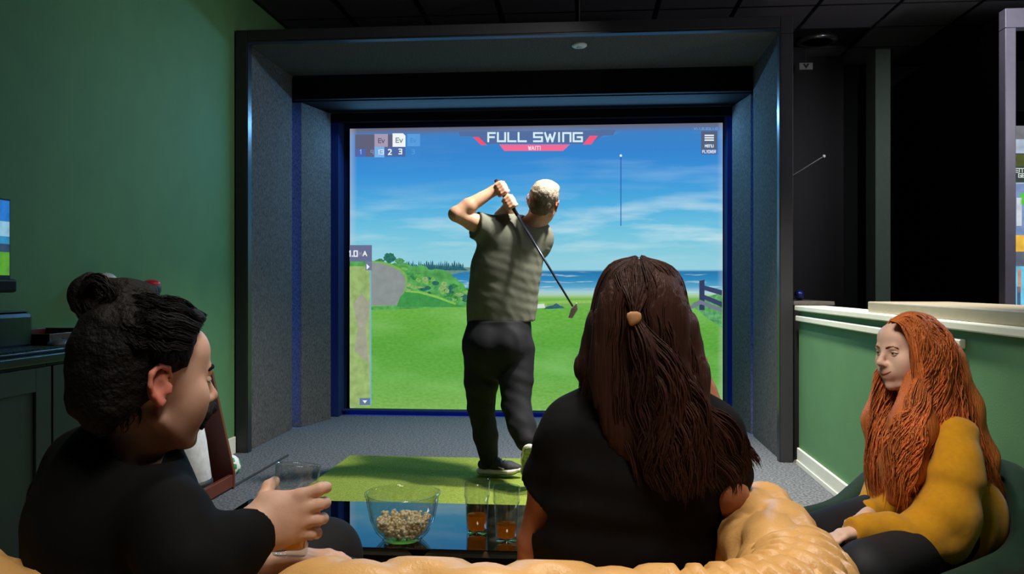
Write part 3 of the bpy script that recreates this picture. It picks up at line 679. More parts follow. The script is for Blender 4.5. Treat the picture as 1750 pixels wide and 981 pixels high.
fs += [tuple(range(n2)), tuple(range(89 * n2, 90 * n2))[::-1]]
link_mesh('shell', vs, fs, M_velvet, chair, True)
seat = [(0.43, -0.235), (0.43, 0.235)] + [(-0.04 - 0.25 * math.sin(math.radians(a)), 0.235 * math.cos(math.radians(a))) for a in range(0, 181, 15)]
MB().prism([ch(f, l, 0.2) for f, l in seat], (0, 0, 0.16)).build('seat_cushion', M_velvet, chair, bevel=0.03, seg=4)
for f, l in ((0.36, -0.2), (0.36, 0.2), (-0.25, -0.16), (-0.25, 0.16)):
    c = ch(f, l, 0); MB().lathe([(0.012, 0), (0.02, 0.1), (0.02, 0.16)], c, 14).build('leg', M_black, chair, smooth=True)

# ------------------------------------------------------------------ cabinets on the left with desk things
M_cab = mat('dark_green_cabinet_paint', (35, 50, 45), 0.55, var=0.08, scale=12)
CF = -1.94
for (ya, yb, lab) in ((2.2, 2.943, 'dark green shaker cabinet holding the keyboard, at the left edge'), (2.947, 3.69, 'dark green shaker cabinet behind the bun-haired man')):
    cb = empty('shaker_cabinet', (-2.2, (ya + yb) / 2, 0)); tag(cb, lab, 'cabinet', 'shaker cabinets')
    box('body', (WL + 0.002, ya, 0.08), (CF - 0.022, yb, 0.918), M_cab, cb, 0.002)
    box('plinth', (WL + 0.01, ya + 0.002, 0.0), (CF - 0.07, yb - 0.002, 0.0795), M_black, cb, 0)
    d = box('door', (CF - 0.0215, ya + 0.004, 0.085), (CF - 0.012, yb - 0.004, 0.905), M_cab, cb, 0.001)
    for lo, hi in (((ya + 0.004, 0.085), (ya + 0.09, 0.905)), ((yb - 0.09, 0.085), (yb - 0.004, 0.905)), ((ya + 0.09, 0.085), (yb - 0.09, 0.18)), ((ya + 0.09, 0.82), (yb - 0.09, 0.905))):
        box('door_rail', (CF - 0.0118, lo[0], lo[1]), (CF, hi[0], hi[1]), M_cab, d, 0.002)
ct = box('worktop', (WL + 0.002, 2.2, 0.9185), (CF + 0.015, 3.71, 0.95), mat('dark_green_worktop', (30, 42, 38), 0.3, var=0.1), None, 0.004)
tag(ct, 'dark worktop running along the left cabinets', 'worktop')
# television on the left wall
yR = PX(20, 400, WL + 0.05).y; zT, zB = PX(20, 344, WL + 0.05).z, PX(20, 473, WL + 0.05).z
tv = empty('wall_television', (WL + 0.03, yR - 0.5, zB)); tag(tv, 'thin black television on the left wall showing the golf hole', 'television')
box('casing', (WL + 0.004, yR - 1.0, zB - 0.012), (WL + 0.045, yR, zT + 0.008), M_black, tv, 0.003)
tvc = [(0.0, 0.31, (96, 170, 60), 'grass'), (0.31, 0.42, (56, 84, 110), 'shore'), (0.42, 0.52, (60, 150, 200), 'sea'), (0.52, 0.72, (150, 205, 230), 'haze'), (0.72, 1.0, (48, 128, 214), 'sky')]
for a, b, cc, nm in tvc:
    z0, z1 = zB + 0.006 + (zT - zB - 0.006) * a, zB + 0.006 + (zT - zB - 0.006) * b
    link_mesh('picture_' + nm, [(WL + 0.0458, yR - 0.99, z0), (WL + 0.0458, yR - 0.008, z0), (WL + 0.0458, yR - 0.008, z1), (WL + 0.0458, yR - 0.99, z1)], [(0, 1, 2, 3)], emit('tv_' + nm, cc, 0.75, 0.25, 14), tv)
zs0, zs1 = PX(20, 500, WL + 0.06).z, PX(20, 477, WL + 0.06).z; yS = PX(25, 490, WL + 0.06).y
sbx = empty('soundbar', (WL + 0.04, yS - 0.45, zs0)); tag(sbx, 'black soundbar mounted under the wall television', 'speaker')
box('body', (WL + 0.003, yS - 0.9, zs0), (WL + 0.075, yS, zs1), M_black, sbx, 0.012)
box('grille', (WL + 0.0755, yS - 0.88, zs0 + 0.01), (WL + 0.079, yS - 0.02, zs1 - 0.01), mat('black_grille', (14, 14, 15), 0.9, scale=400, var=0.4), sbx, 0.001)
# mini computer, keyboard, mouse, tray
pp = PX(58, 590, -2.16)
pcx = empty('computer_box', (-2.2, pp.y - 0.15, 0.95)); tag(pcx, 'black rounded computer box on the worktop behind the keyboard', 'computer')
box('case', (-2.32, pp.y - 0.36, 0.9505), (-2.16, pp.y, 1.095), mat('black_plastic', (24, 25, 27), 0.3, var=0.1), pcx, 0.02)
box('front_band', (-2.318, pp.y - 0.34, 1.0955), (-2.165, pp.y - 0.02, 1.099), mat('grey_plastic', (60, 62, 66), 0.35), pcx, 0.001)
kb = empty('keyboard', (-2.05, 2.85, 0.95)); tag(kb, 'black keyboard lying along the edge of the worktop', 'keyboard')
ky = PX(84, 600, -2.03).y
box('base', (-2.10, ky - 0.44, 0.9505), (-1.965, ky, 0.963), MATS['black_plastic'], kb, 0.004)
key = None
for r in range(5):
    for c in range(12):
        lo = (-2.094 + r * 0.0252, ky - 0.012 - c * 0.0345, 0.9632)
        if key is None: key = box('key', (lo[0], lo[1] - 0.03, lo[2]), (lo[0] + 0.022, lo[1], lo[2] + 0.006), MATS['black_plastic'], kb, 0.002); k0 = Vector(key.location) - Vector(lo)
        else:
            o2 = bpy.data.objects.new('key', key.data); COL.objects.link(o2); o2.parent = kb; o2.location = k0 + Vector(lo)
mp_ = PX(100, 592, -2.03)
ms = empty('computer_mouse', (mp_.x, mp_.y, 0.95)); tag(ms, 'grey computer mouse on the worktop beside the keyboard', 'mouse')
sphere_mb((mp_.x, mp_.y, 0.9715), (0.032, 0.052, 0.0208), 12).build('shell', mat('grey_mouse', (112, 114, 118), 0.35), ms, smooth=True)
sphere_mb((mp_.x, mp_.y + 0.03, 0.986), (0.004, 0.009, 0.009), 8).build('wheel', M_black, ms, smooth=True)
M_wood = mat('red_brown_wood', (92, 40, 26), 0.4, var=0.2, scale=6, stretch=(1, 1, 0.15), bump=0.05)
wt = empty('wooden_tray', (-2.3, 3.45, 0.95)); tag(wt, 'low red-brown wooden tray at the back of the worktop', 'tray')
box('tray_floor', (-2.46, 3.2, 0.9505), (-2.12, 3.68, 0.962), M_wood, wt, 0.002)
for lo, hi in (((-2.46, 3.2), (-2.12, 3.215)), ((-2.46, 3.665), (-2.12, 3.68)), ((-2.135, 3.2155), (-2.12, 3.6645)), ((-2.46, 3.2155), (-2.445, 3.6645))):
    box('tray_side', (lo[0], lo[1], 0.9625), (hi[0], hi[1], 1.005), M_wood, wt, 0.002)

# ------------------------------------------------------------------ golf bag rack by the left wall
rk = empty('golf_bag_rack', (-2.3, 4.5, 0)); tag(rk, 'mahogany golf bag rack standing against the left wall', 'rack')
for y in (3.98, 4.83):
    MB().prism([(-2.48, y, 0.0), (-2.06, y, 0.0), (-2.06, y, 0.10), (-2.215, y, 0.78), (-2.30, y, 0.86), (-2.48, y, 0.86)], (0, 0.028, 0)).build('side_board', M_wood, rk, bevel=0.003)
box('front_rail', (-2.09, 4.009, 0.012), (-2.062, 4.829, 0.085), M_wood, rk, 0.004)
box('back_rail', (-2.478, 4.009, 0.6), (-2.46, 4.829, 0.7), M_wood, rk, 0.004)
box('rack_floor', (-2.478, 4.009, 0.013), (-2.091, 4.829, 0.03), M_wood, rk, 0.002)
def golf_bag(base, top, cols, label, cover, ccol, clab):
    base, top = Vector(base), Vector(top); ax = (top - base).normalized(); ux = ax.cross(Vector((0, 1, 0))).normalized(); M = Matrix((ux, ax.cross(ux), ax)).transposed(); Lg = (top - base).length
    g = empty('golf_bag', base); tag(g, label, 'golf bag', 'golf bags')
    m0 = mat('bag_%d_%d_%d' % cols[0], cols[0], 0.6, bump=0.1, bscale=60); m1 = mat('bag_%d_%d_%d' % cols[1], cols[1], 0.6, bump=0.1, bscale=60)
    MB().lathe([(0.10, 0.02), (0.118, 0.04), (0.122, Lg * 0.3), (0.112, Lg * 0.62), (0.118, Lg * 0.92)], base, 28, M).build('body', m0, g, smooth=True)
    MB().lathe([(0.121, 0.0), (0.124, 0.02), (0.121, 0.038)], base, 28, M).build('base_ring', m1, g, smooth=True)
    MB().lathe([(0.122, Lg * 0.92), (0.127, Lg * 0.94), (0.127, Lg), (0.10, Lg), (0.098, Lg * 0.95)], base, 28, M).build('top_collar', m1, g, smooth=True)
    pk = base + M @ Vector((0.075, 0.06, Lg * 0.42)); sphere_mb(pk, (0.07, 0.085, 0.2), 12).build('side_pocket', m1, g, smooth=True)
    sphere_mb(base + M @ Vector((0.06, -0.07, Lg * 0.46)), (0.07, 0.08, 0.24), 12).build('side_pocket', m0, g, smooth=True)
    for k, (a, b, hh) in enumerate(((-0.03, 0.03, 0.22), (0.03, -0.03, 0.2), (0.0, 0.05, 0.17))):
        e = top + M @ Vector((a, b, hh)); MB().tube([top + M @ Vector((a, b, -0.2)), e], 0.006, 8).build('club_shaft', MATS['steel_rod'], g)
    return g, top, M
g1, t1, Mx = golf_bag((-2.21, 4.60, 0.055), (-2.33, 4.57, 0.88), ((216, 216, 218), (34, 35, 38)), 'white and black golf bag leaning in the mahogany rack', None, None, None)
g2, t2, Mx2 = golf_bag((-2.22, 4.22, 0.055), (-2.33, 4.18, 0.88), ((40, 42, 46), (24, 24, 26)), 'black golf bag in the rack hidden behind the bun-haired man', None, None, None)
def headcover(p, r, m, g, m2=None):
    sphere_mb(p, r, 12).build('head_cover', m, g, smooth=True)
    if m2: sphere_mb((p[0], p[1], p[2] + r[2] * 0.55), (r[0] * 0.95, r[1] * 0.95, r[2] * 0.5), 12).build('cover_cap', m2, g, smooth=True)
pw = PD(182, 478, 4.28); headcover((pw.x, pw.y, pw.z - 0.02), (0.05, 0.075, 0.055), mat('white_cover', (214, 214, 208), 0.6), g2)
pw2 = PD(212, 492, 4.35); headcover((pw2.x, pw2.y, pw2.z), (0.05, 0.06, 0.05), mat('white_cover2', (190, 190, 186), 0.6), g2)
pr_ = PD(259, 494, 4.7); headcover((pr_.x, pr_.y, pr_.z), (0.05, 0.055, 0.05), mat('black_cover', (36, 36, 40), 0.5), g1, mat('red_cover', (206, 34, 46), 0.4))
MB().tube([Vector(t2) + Vector((0, 0, 0.18)), (pw.x, pw.y, pw.z - 0.06)], 0.006, 8).build('club_shaft', MATS['steel_rod'], g2)
MB().tube([Vector(t1) + Vector((0, 0, 0.16)), (pr_.x, pr_.y, pr_.z - 0.03)], 0.006, 8).build('club_shaft', MATS['steel_rod'], g1)
# patterned ball on the floor past the rack
bx = PZ(390, 818, 0.0); bl_ = empty('play_ball', (bx.x, bx.y, 0)); tag(bl_, 'white ball with green patches on the floor beside the rack', 'ball')
bc2 = Vector((bx.x, bx.y, 0.076)); sphere_mb(bc2, 0.075, 18).build('shell', mat('ball_white', (226, 228, 222), 0.4), bl_, smooth=True)
for d in ((0.75, -0.6, 0.1), (0.2, -0.9, -0.35), (0.9, -0.1, -0.4), (0.55, -0.55, 0.65), (0.9, 0.3, 0.3), (-0.4, -0.85, 0.3)):
    dv = Vector(d).normalized(); uu = dv.cross(Vector((0, 0, 1))).normalized(); ww = dv.cross(uu)
    vv = [bc2 + (dv * 0.96 + (uu * math.cos(k * 1.2566) + ww * math.sin(k * 1.2566)) * 0.30).normalized() * 0.0762 for k in range(5)] + [bc2 + dv * 0.0775]
    link_mesh('patch', vv, [(k, (k + 1) % 5, 5) for k in range(5)], mat('ball_green', (30, 140, 84), 0.4), bl_)
# ------------------------------------------------------------------ smooth-blended bodies (distance fields meshed with surface nets)
def unit(v):
    v = np.asarray(v, float); return v / (np.linalg.norm(v) + 1e-12)
class Body:
    def __init__(s, h): s.h = h; s.p = []
    def cap(s, a, b, ra, rb=None, k=0.02, sub=False, flat=None):
        s.p.append(('c', np.array(a, float), np.array(b, float), float(ra), float(ra if rb is None else rb), k, sub, flat)); return s
    def chain(s, pts, rs, k=0.02, flat=None):
        for i in range(len(pts) - 1): s.cap(pts[i], pts[i + 1], rs[i], rs[i + 1], k, False, flat)
        return s
    def ell(s, c, r, R=None, k=0.02, sub=False):
        s.p.append(('e', np.array(c, float), np.array(r, float), np.eye(3) if R is None else np.array(R, float), k, sub)); return s
    def cut(s, point, normal, rad=9.0):          # remove everything on the side the normal points to
        s.p.append(('h', np.array(point, float), unit(normal), rad)); return s
    def bounds(s, p):
        if p[0] == 'c':
            m = max(p[3], p[4]) * max(1.0, p[7][1] if p[7] else 1.0); return np.minimum(p[1], p[2]) - m, np.maximum(p[1], p[2]) + m
        if p[0] == 'e':
            e = np.sqrt(((p[3] * p[2][None, :]) ** 2).sum(1)); return p[1] - e, p[1] + e
    def field(s, disp=None):
        h = s.h; adds = [p for p in s.p if p[0] != 'h' and not p[6 if p[0] == 'c' else 5]]
        B = [s.bounds(p) for p in adds]; lo = np.min([b[0] for b in B], 0) - 4 * h - 0.012; hi = np.max([b[1] for b in B], 0) + 4 * h + 0.012
        n = np.ceil((hi - lo) / h).astype(int) + 1
        D = np.full(n, 0.5, np.float32)
        ax = [(lo[i] + h * np.arange(n[i])).astype(np.float32) for i in range(3)]
        for p in s.p:
            if p[0] == 'h':
                d = ((ax[0] - p[1][0]) * p[2][0])[:, None, None] + ((ax[1] - p[1][1]) * p[2][1])[None, :, None] + ((ax[2] - p[1][2]) * p[2][2])[None, None, :]
                if p[3] < 5:
                    d = np.minimum(d, p[3] - np.sqrt(((ax[0] - p[1][0]) ** 2)[:, None, None] + ((ax[1] - p[1][1]) ** 2)[None, :, None] + ((ax[2] - p[1][2]) ** 2)[None, None, :]))
                D = np.maximum(D, d.astype(np.float32)); continue
            k = p[5] if p[0] == 'c' else p[4]; sub = p[6] if p[0] == 'c' else p[5]
            b0, b1 = s.bounds(p); m = k + 3 * h
            i0 = np.clip(np.floor((b0 - m - lo) / h).astype(int), 0, n - 1); i1 = np.clip(np.ceil((b1 + m - lo) / h).astype(int) + 1, 1, n)
            if np.any(i1 <= i0): continue
            sl_ = tuple(slice(i0[i], i1[i]) for i in range(3))
            X = ax[0][sl_[0]][:, None, None]; Y = ax[1][sl_[1]][None, :, None]; Z = ax[2][sl_[2]][None, None, :]
            if p[0] == 'c':
                a, b = p[1].astype(np.float32), p[2].astype(np.float32); ba = b - a; L2 = float(ba @ ba) + 1e-12
                px, py, pz = X - a[0], Y - a[1], Z - a[2]
                t = np.clip((px * ba[0] + py * ba[1] + pz * ba[2]) / L2, 0, 1)
                qx, qy, qz = px - t * ba[0], py - t * ba[1], pz - t * ba[2]
                q2 = qx * qx + qy * qy + qz * qz; r = p[3] + (p[4] - p[3]) * t
                if p[7] is not None:
                    nv = unit(p[7][0]); f = p[7][1]; c = qx * nv[0] + qy * nv[1] + qz * nv[2]
                    q2 = q2 + c * c * (1 / (f * f) - 1)
                    d = (np.sqrt(np.maximum(q2, 1e-12)) - r) * min(1.0, 0.5 + 0.5 * f)
                else: d = np.sqrt(np.maximum(q2, 1e-12)) - r
            else:
                R = p[3]; c = p[1]; r = p[2]; px, py, pz = X - c[0], Y - c[1], Z - c[2]
                l = [(px * R[0, i] + py * R[1, i] + pz * R[2, i]) for i in range(3)]
                k0 = np.sqrt(sum((l[i] / r[i]) ** 2 for i in range(3))); k1 = np.sqrt(sum((l[i] / (r[i] * r[i])) ** 2 for i in range(3))) + 1e-9
                d = k0 * (k0 - 1.0) / k1
            d = d.astype(np.float32); E = D[sl_]
            if sub:
                d = -d; hh = np.maximum(k - np.abs(E - d), 0) / k; D[sl_] = np.maximum(E, d) + hh * hh * k * 0.25
            else:
                hh = np.maximum(k - np.abs(E - d), 0) / k; D[sl_] = np.minimum(E, d) - hh * hh * k * 0.25
        if disp is not None:
            I = np.nonzero(np.abs(D) < 0.035); P = np.stack([ax[0][I[0]], ax[1][I[1]], ax[2][I[2]]], 1)
            D[I] -= disp(P).astype(np.float32)
        return D, lo
    def build(s, name, m, parent=None, disp=None, color=None, smooth_it=1):
        D, lo = s.field(disp); h = s.h
        ins = D < 0
        c = np.zeros(tuple(x - 1 for x in D.shape), np.int8)
        for a in (0, 1):
            for b in (0, 1):
                for e in (0, 1): c += ins[a:D.shape[0] - 1 + a, b:D.shape[1] - 1 + b, e:D.shape[2] - 1 + e]
        act = (c > 0) & (c < 8); I = np.stack(np.nonzero(act), 1)
        idx = np.full(c.shape, -1, np.int32); idx[act] = np.arange(len(I))
        pos = np.zeros((len(I), 3)); cnt = np.zeros(len(I))
        cor = [(a, b, e) for a in (0, 1) for b in (0, 1) for e in (0, 1)]
        for A in cor:
            for axis in range(3):
                if A[axis] == 1: continue
                Bc = list(A); Bc[axis] = 1
                da = D[I[:, 0] + A[0], I[:, 1] + A[1], I[:, 2] + A[2]]; db = D[I[:, 0] + Bc[0], I[:, 1] + Bc[1], I[:, 2] + Bc[2]]
                cr = (da < 0) != (db < 0); t = np.where(cr, da / np.where(cr, da - db, 1), 0)
                q = np.array(A, float)[None, :].repeat(len(I), 0); q[:, axis] += t
                pos += q * cr[:, None]; cnt += cr
        V = (I + pos / np.maximum(cnt, 1)[:, None]) * h + lo
        Fs = []
        for axis in range(3):
            o1, o2 = [(1, 2), (2, 0), (0, 1)][axis]
            s0 = [slice(None)] * 3; s1 = [slice(None)] * 3; s0[axis] = slice(0, -1); s1[axis] = slice(1, None)
            a_, b_ = ins[tuple(s0)], ins[tuple(s1)]; X = np.stack(np.nonzero(a_ != b_), 1)
            X = X[(X[:, o1] > 0) & (X[:, o2] > 0) & (X[:, o1] < D.shape[o1] - 1) & (X[:, o2] < D.shape[o2] - 1)]
            e1 = np.zeros(3, int); e1[o1] = 1; e2 = np.zeros(3, int); e2[o2] = 1
            g = lambda Y: idx[Y[:, 0], Y[:, 1], Y[:, 2]]
            q = np.stack([g(X - e1 - e2), g(X - e2), g(X), g(X - e1)], 1)
            w = a_[X[:, 0], X[:, 1], X[:, 2]]; q[~w] = q[~w][:, ::-1]; Fs.append(q)
        Fs = np.concatenate(Fs)
        for _ in range(smooth_it):                 # light relaxation takes the grid stepping out
            acc = np.zeros_like(V); n_ = np.zeros(len(V))
            for i in range(4):
                for j in ((i + 1) % 4, (i + 3) % 4): np.add.at(acc, Fs[:, i], V[Fs[:, j]]); np.add.at(n_, Fs[:, i], 1)
            V = V * 0.45 + 0.55 * acc / np.maximum(n_, 1)[:, None]
        o = link_mesh(name, V, Fs, m, parent, True)
        if color is not None:
            at = o.data.color_attributes.new('tint', 'FLOAT_COLOR', 'POINT'); C_ = np.ones((len(o.data.vertices), 4), np.float32); C_[:len(V), :3] = color(V); at.data.foreach_set('color', C_.ravel())
        return o
def wob(P, f, seed):
    r = np.random.RandomState(seed); out = np.zeros(len(P))
    for k in range(5):
        d = r.normal(size=3); d /= np.linalg.norm(d); d2 = r.normal(size=3)
        out += np.sin((P @ d) * f * r.uniform(0.7, 1.6) + r.uniform(0, 6.28) + 0.9 * np.sin(P @ d2 * f * 0.5))
    return out / 5

def head_frame(fwd, up=(0, 0, 1), roll=0.0):
    f = unit(fwd); u = np.array(up, float); u = unit(u - f * (u @ f)); r = np.cross(f, u)
    return np.stack([r, f, u], 1)                 # columns: person's right, forward, up
def add_head(B, c, R, s=1.0, smile=0.0, male=True, k=0.018, ears=True):
    c = np.array(c, float)
    W = lambda x, y, z: c + R @ (np.array((x, y, z)) * s)
    e = lambda p, r, kk=k, sub=False: B.ell(W(*p), np.array(r) * s, R, kk, sub)
    e((0, -0.018, 0.034), (0.0745, 0.094, 0.082)); e((0, 0.028, 0.0), (0.066, 0.066, 0.075))
    e((0, 0.034, -0.052), (0.052, 0.056, 0.056)); e((0, 0.028, -0.08), (0.046 if male else 0.041, 0.05, 0.036))
    e((0, 0.072, -0.102), (0.020 if male else 0.016, 0.017, 0.015)); e((0, 0.055, 0.045), (0.055, 0.042, 0.045))
    for sx in (-1, 1):
        e((sx * 0.040, 0.062, -0.026), (0.024, 0.024, 0.022 + 0.004 * smile)); B.cap(W(sx * 0.058, -0.002, -0.055), W(sx * 0.030, 0.058, -0.098), 0.012 * s, 0.010 * s, k)
    for sx in (-1, 1): e((sx * 0.034, 0.052, -0.052), (0.025, 0.030, 0.030), 0.02)
    B.cap(W(-0.032, 0.086, 0.016), W(0.032, 0.086, 0.016), 0.009 * s, None, 0.014)
    for sx in (-1, 1): e((sx * 0.031, 0.106, -0.001), (0.016, 0.0135, 0.0085), 0.010, True)
    B.cap(W(0, 0.090, 0.012), W(0, 0.110, -0.026), 0.0075 * s, 0.0095 * s, 0.010)
    e((0, 0.112, -0.030), (0.0105, 0.0105, 0.0095), 0.006)
    for sx in (-1, 1): e((sx * 0.0115, 0.102, -0.034), (0.0075, 0.009, 0.007), 0.006)
    e((0, 0.085, -0.058), (0.027, 0.0165, 0.026), 0.016)
    cz = -0.0635 + 0.011 * smile
    for sgn, z0, r in ((1, -0.0585, 0.0042), (-1, -0.0705, 0.0052)):
        m = W(0, 0.0940, z0)
        for sx in (-1, 1): B.cap(m, W(sx * 0.029, 0.0785, cz), r * s, 0.0022 * s, 0.004)
    for sx in (-1, 1): B.cap(W(0, 0.0992, -0.0645), W(sx * 0.030, 0.083, cz), 0.0016 * s, 0.0012 * s, 0.002, True)
    if ears:
        for sx in (-1, 1):
            B.ell(W(sx * 0.0775, -0.014, -0.004), np.array((0.0065, 0.0165, 0.027)) * s, R, 0.006)
            rim = [(0.0775, 0.006, 0.010), (0.082, -0.002, 0.026), (0.087, -0.018, 0.029), (0.0905, -0.030, 0.018), (0.090, -0.031, 0.000), (0.086, -0.023, -0.016), (0.081, -0.010, -0.029), (0.0775, -0.002, -0.026)]
            B.chain([W(sx * x, y, z) for x, y, z in rim], [0.0036 * s, 0.0042 * s, 0.0045 * s, 0.0045 * s, 0.0044 * s, 0.0046 * s, 0.0062 * s, 0.004 * s], 0.004)
            B.cap(W(sx * 0.079, 0.004, -0.002), W(sx * 0.081, 0.002, -0.012), 0.0048 * s, None, 0.005)
            B.ell(W(sx * 0.088, -0.012, -0.004), np.array((0.009, 0.008, 0.0125)) * s, R, 0.004, True)
    return W
def lip_tint(W_c, R, s, lip=(0.86, 0.55, 0.55), stub=None, blush=None):
    def f(V):
        L_ = (V - W_c) @ R / s; C_ = np.ones((len(V), 3))
        m = np.exp(-((L_[:, 2] + 0.0645) / 0.0085) ** 2 * 1.0 - (L_[:, 0] / 0.024) ** 4) * (L_[:, 1] > 0.075)
        C_ *= 1 + m[:, None] * (np.array(lip) - 1)
        if stub is not None:
            b = 1 / (1 + np.exp((L_[:, 2] + 0.042 - 0.45 * np.clip(0.04 - L_[:, 1], 0, 0.05)) / 0.010)) * (L_[:, 1] > -0.02) * (L_[:, 2] > -0.135) * np.clip((L_[:, 1] + 0.01) / 0.03, 0, 1)
            C_ *= 1 + b[:, None] * (np.array(stub) - 1)
        e = np.exp(-((np.abs(L_[:, 0]) - 0.088) / 0.014) ** 2) * (np.abs(L_[:, 1] + 0.012) < 0.03) * (np.abs(L_[:, 2] + 0.008) < 0.04)
        C_ *= 1 + e[:, None] * (np.array((1.0, 0.5, 0.5)) - 1)
        return C_
    return f
def eyes(parent, W, R, s, col, skin, up_open=14, low_open=-14):
    for sx in (-1, 1):
        c = np.array(W(sx * 0.031, 0.0790, -0.001)); sphere_mb(c, 0.0118 * s, 14).build('eye', mat('eye_white', (215, 208, 200), 0.15, var=0.02), parent, smooth=True)
        f = R[:, 1]; sphere_mb(c + f * 0.0066 * s, 0.0060 * s, 12).build('iris', mat('iris_%d_%d_%d' % col, col, 0.1, var=0.2), parent, smooth=True)
        for nm, a0, a1 in (('upper_eyelid', up_open, 115), ('lower_eyelid', low_open, -110)):
            vs = []; fs = []; na, nb_ = 10, 14
            for i in range(na + 1):
                for j in range(nb_ + 1):
                    th = math.radians(-82 + 164 * j / nb_); lim = a0 * math.cos(th * 0.95); a = math.radians(lim + (a1 - lim) * i / na)
                    r_ = (0.0131 if i else 0.0134) * s; vs.append(c + r_ * (R[:, 0] * math.sin(th) + math.cos(th) * (R[:, 1] * math.cos(a) + R[:, 2] * math.sin(a))))
            fs = [(i * (nb_ + 1) + j, i * (nb_ + 1) + j + 1, (i + 1) * (nb_ + 1) + j + 1, (i + 1) * (nb_ + 1) + j) for i in range(na) for j in range(nb_)]
            o = link_mesh(nm, vs, fs, skin, parent, True); at = o.data.color_attributes.new('tint', 'FLOAT_COLOR', 'POINT')
            C_ = np.ones((len(vs), 4), np.float32); C_[:nb_ + 1, :3] = 0.45; C_[nb_ + 1:, :3] = 0.93; at.data.foreach_set('color', C_.ravel())
            sd = o.modifiers.new('thickness', 'SOLIDIFY'); sd.thickness = 0.0012; sd.offset = -1
def brow(parent, W, s, m, dz=0.0, th=0.0036):
    for sx in (-1, 1):
        pts = [W(sx * x, y, z + dz) for x, y, z in ((0.013, 0.0975, 0.0165), (0.024, 0.0965, 0.0205), (0.036, 0.091, 0.0215), (0.046, 0.082, 0.0165))]
        MB().tube(pts, [th * s, th * 1.15 * s, th * s, 0.0015 * s], 8).build('eyebrow', m, parent, smooth=True)
def mouth(parent, W, s, smile):
    pts = [W(x, 0.1022 - 15.0 * x * x, -0.0648 + 0.013 * smile * (x / 0.03) ** 2) for x in np.linspace(-0.030, 0.030, 11)]
    MB().tube(pts, [0.0006 * s] + [0.0019 * s] * 9 + [0.0006 * s], 6).build('mouth_line', mat('mouth_shadow_red', (122, 56, 50), 0.6), parent, smooth=True)
def add_hand(B, w, d, n, lat, curl=0.5, s=1.0, thumb=0.5, k=0.006, spread=1.0):
    """w wrist, d along the hand, n out of the palm, lat towards the thumb"""
    w = np.array(w, float); d = unit(d); n = unit(np.array(n) - d * (np.array(n) @ d)); lat = unit(lat)
    for o in (-0.02, 0.0, 0.02): B.cap(w + lat * o * 0.6 * s, w + d * 0.078 * s + lat * o * s, 0.017 * s, 0.0145 * s, 0.012)
    for i, off in enumerate((0.028, 0.0095, -0.0095, -0.027)):
        p = w + d * (0.082, 0.086, 0.083, 0.076)[i] * s + lat * off * s * spread; a = 0
        for seg, ln in enumerate((0.040, 0.026, 0.021)):
            a += curl * (0.75, 1.1, 0.8)[seg]; q = p + (d * math.cos(a) + n * math.sin(a)) * ln * (0.95, 1.05, 1.0, 0.8)[i] * s
            B.cap(p, q, (0.0093, 0.0086, 0.0078)[seg] * s, (0.0086, 0.0078, 0.0068)[seg] * s, k); p = q
    p = w + d * 0.02 * s + lat * 0.024 * s
    for ln, bend, r in ((0.042, 0.0, 0.0125), (0.032, 0.5, 0.010), (0.026, 0.9, 0.0088)):
        v = unit(d * (0.75) + lat * (0.75 - 0.6 * bend * thumb) + n * (0.25 + bend * thumb)); q = p + v * ln * s; B.cap(p, q, r * s, r * 0.88 * s, k); p = q

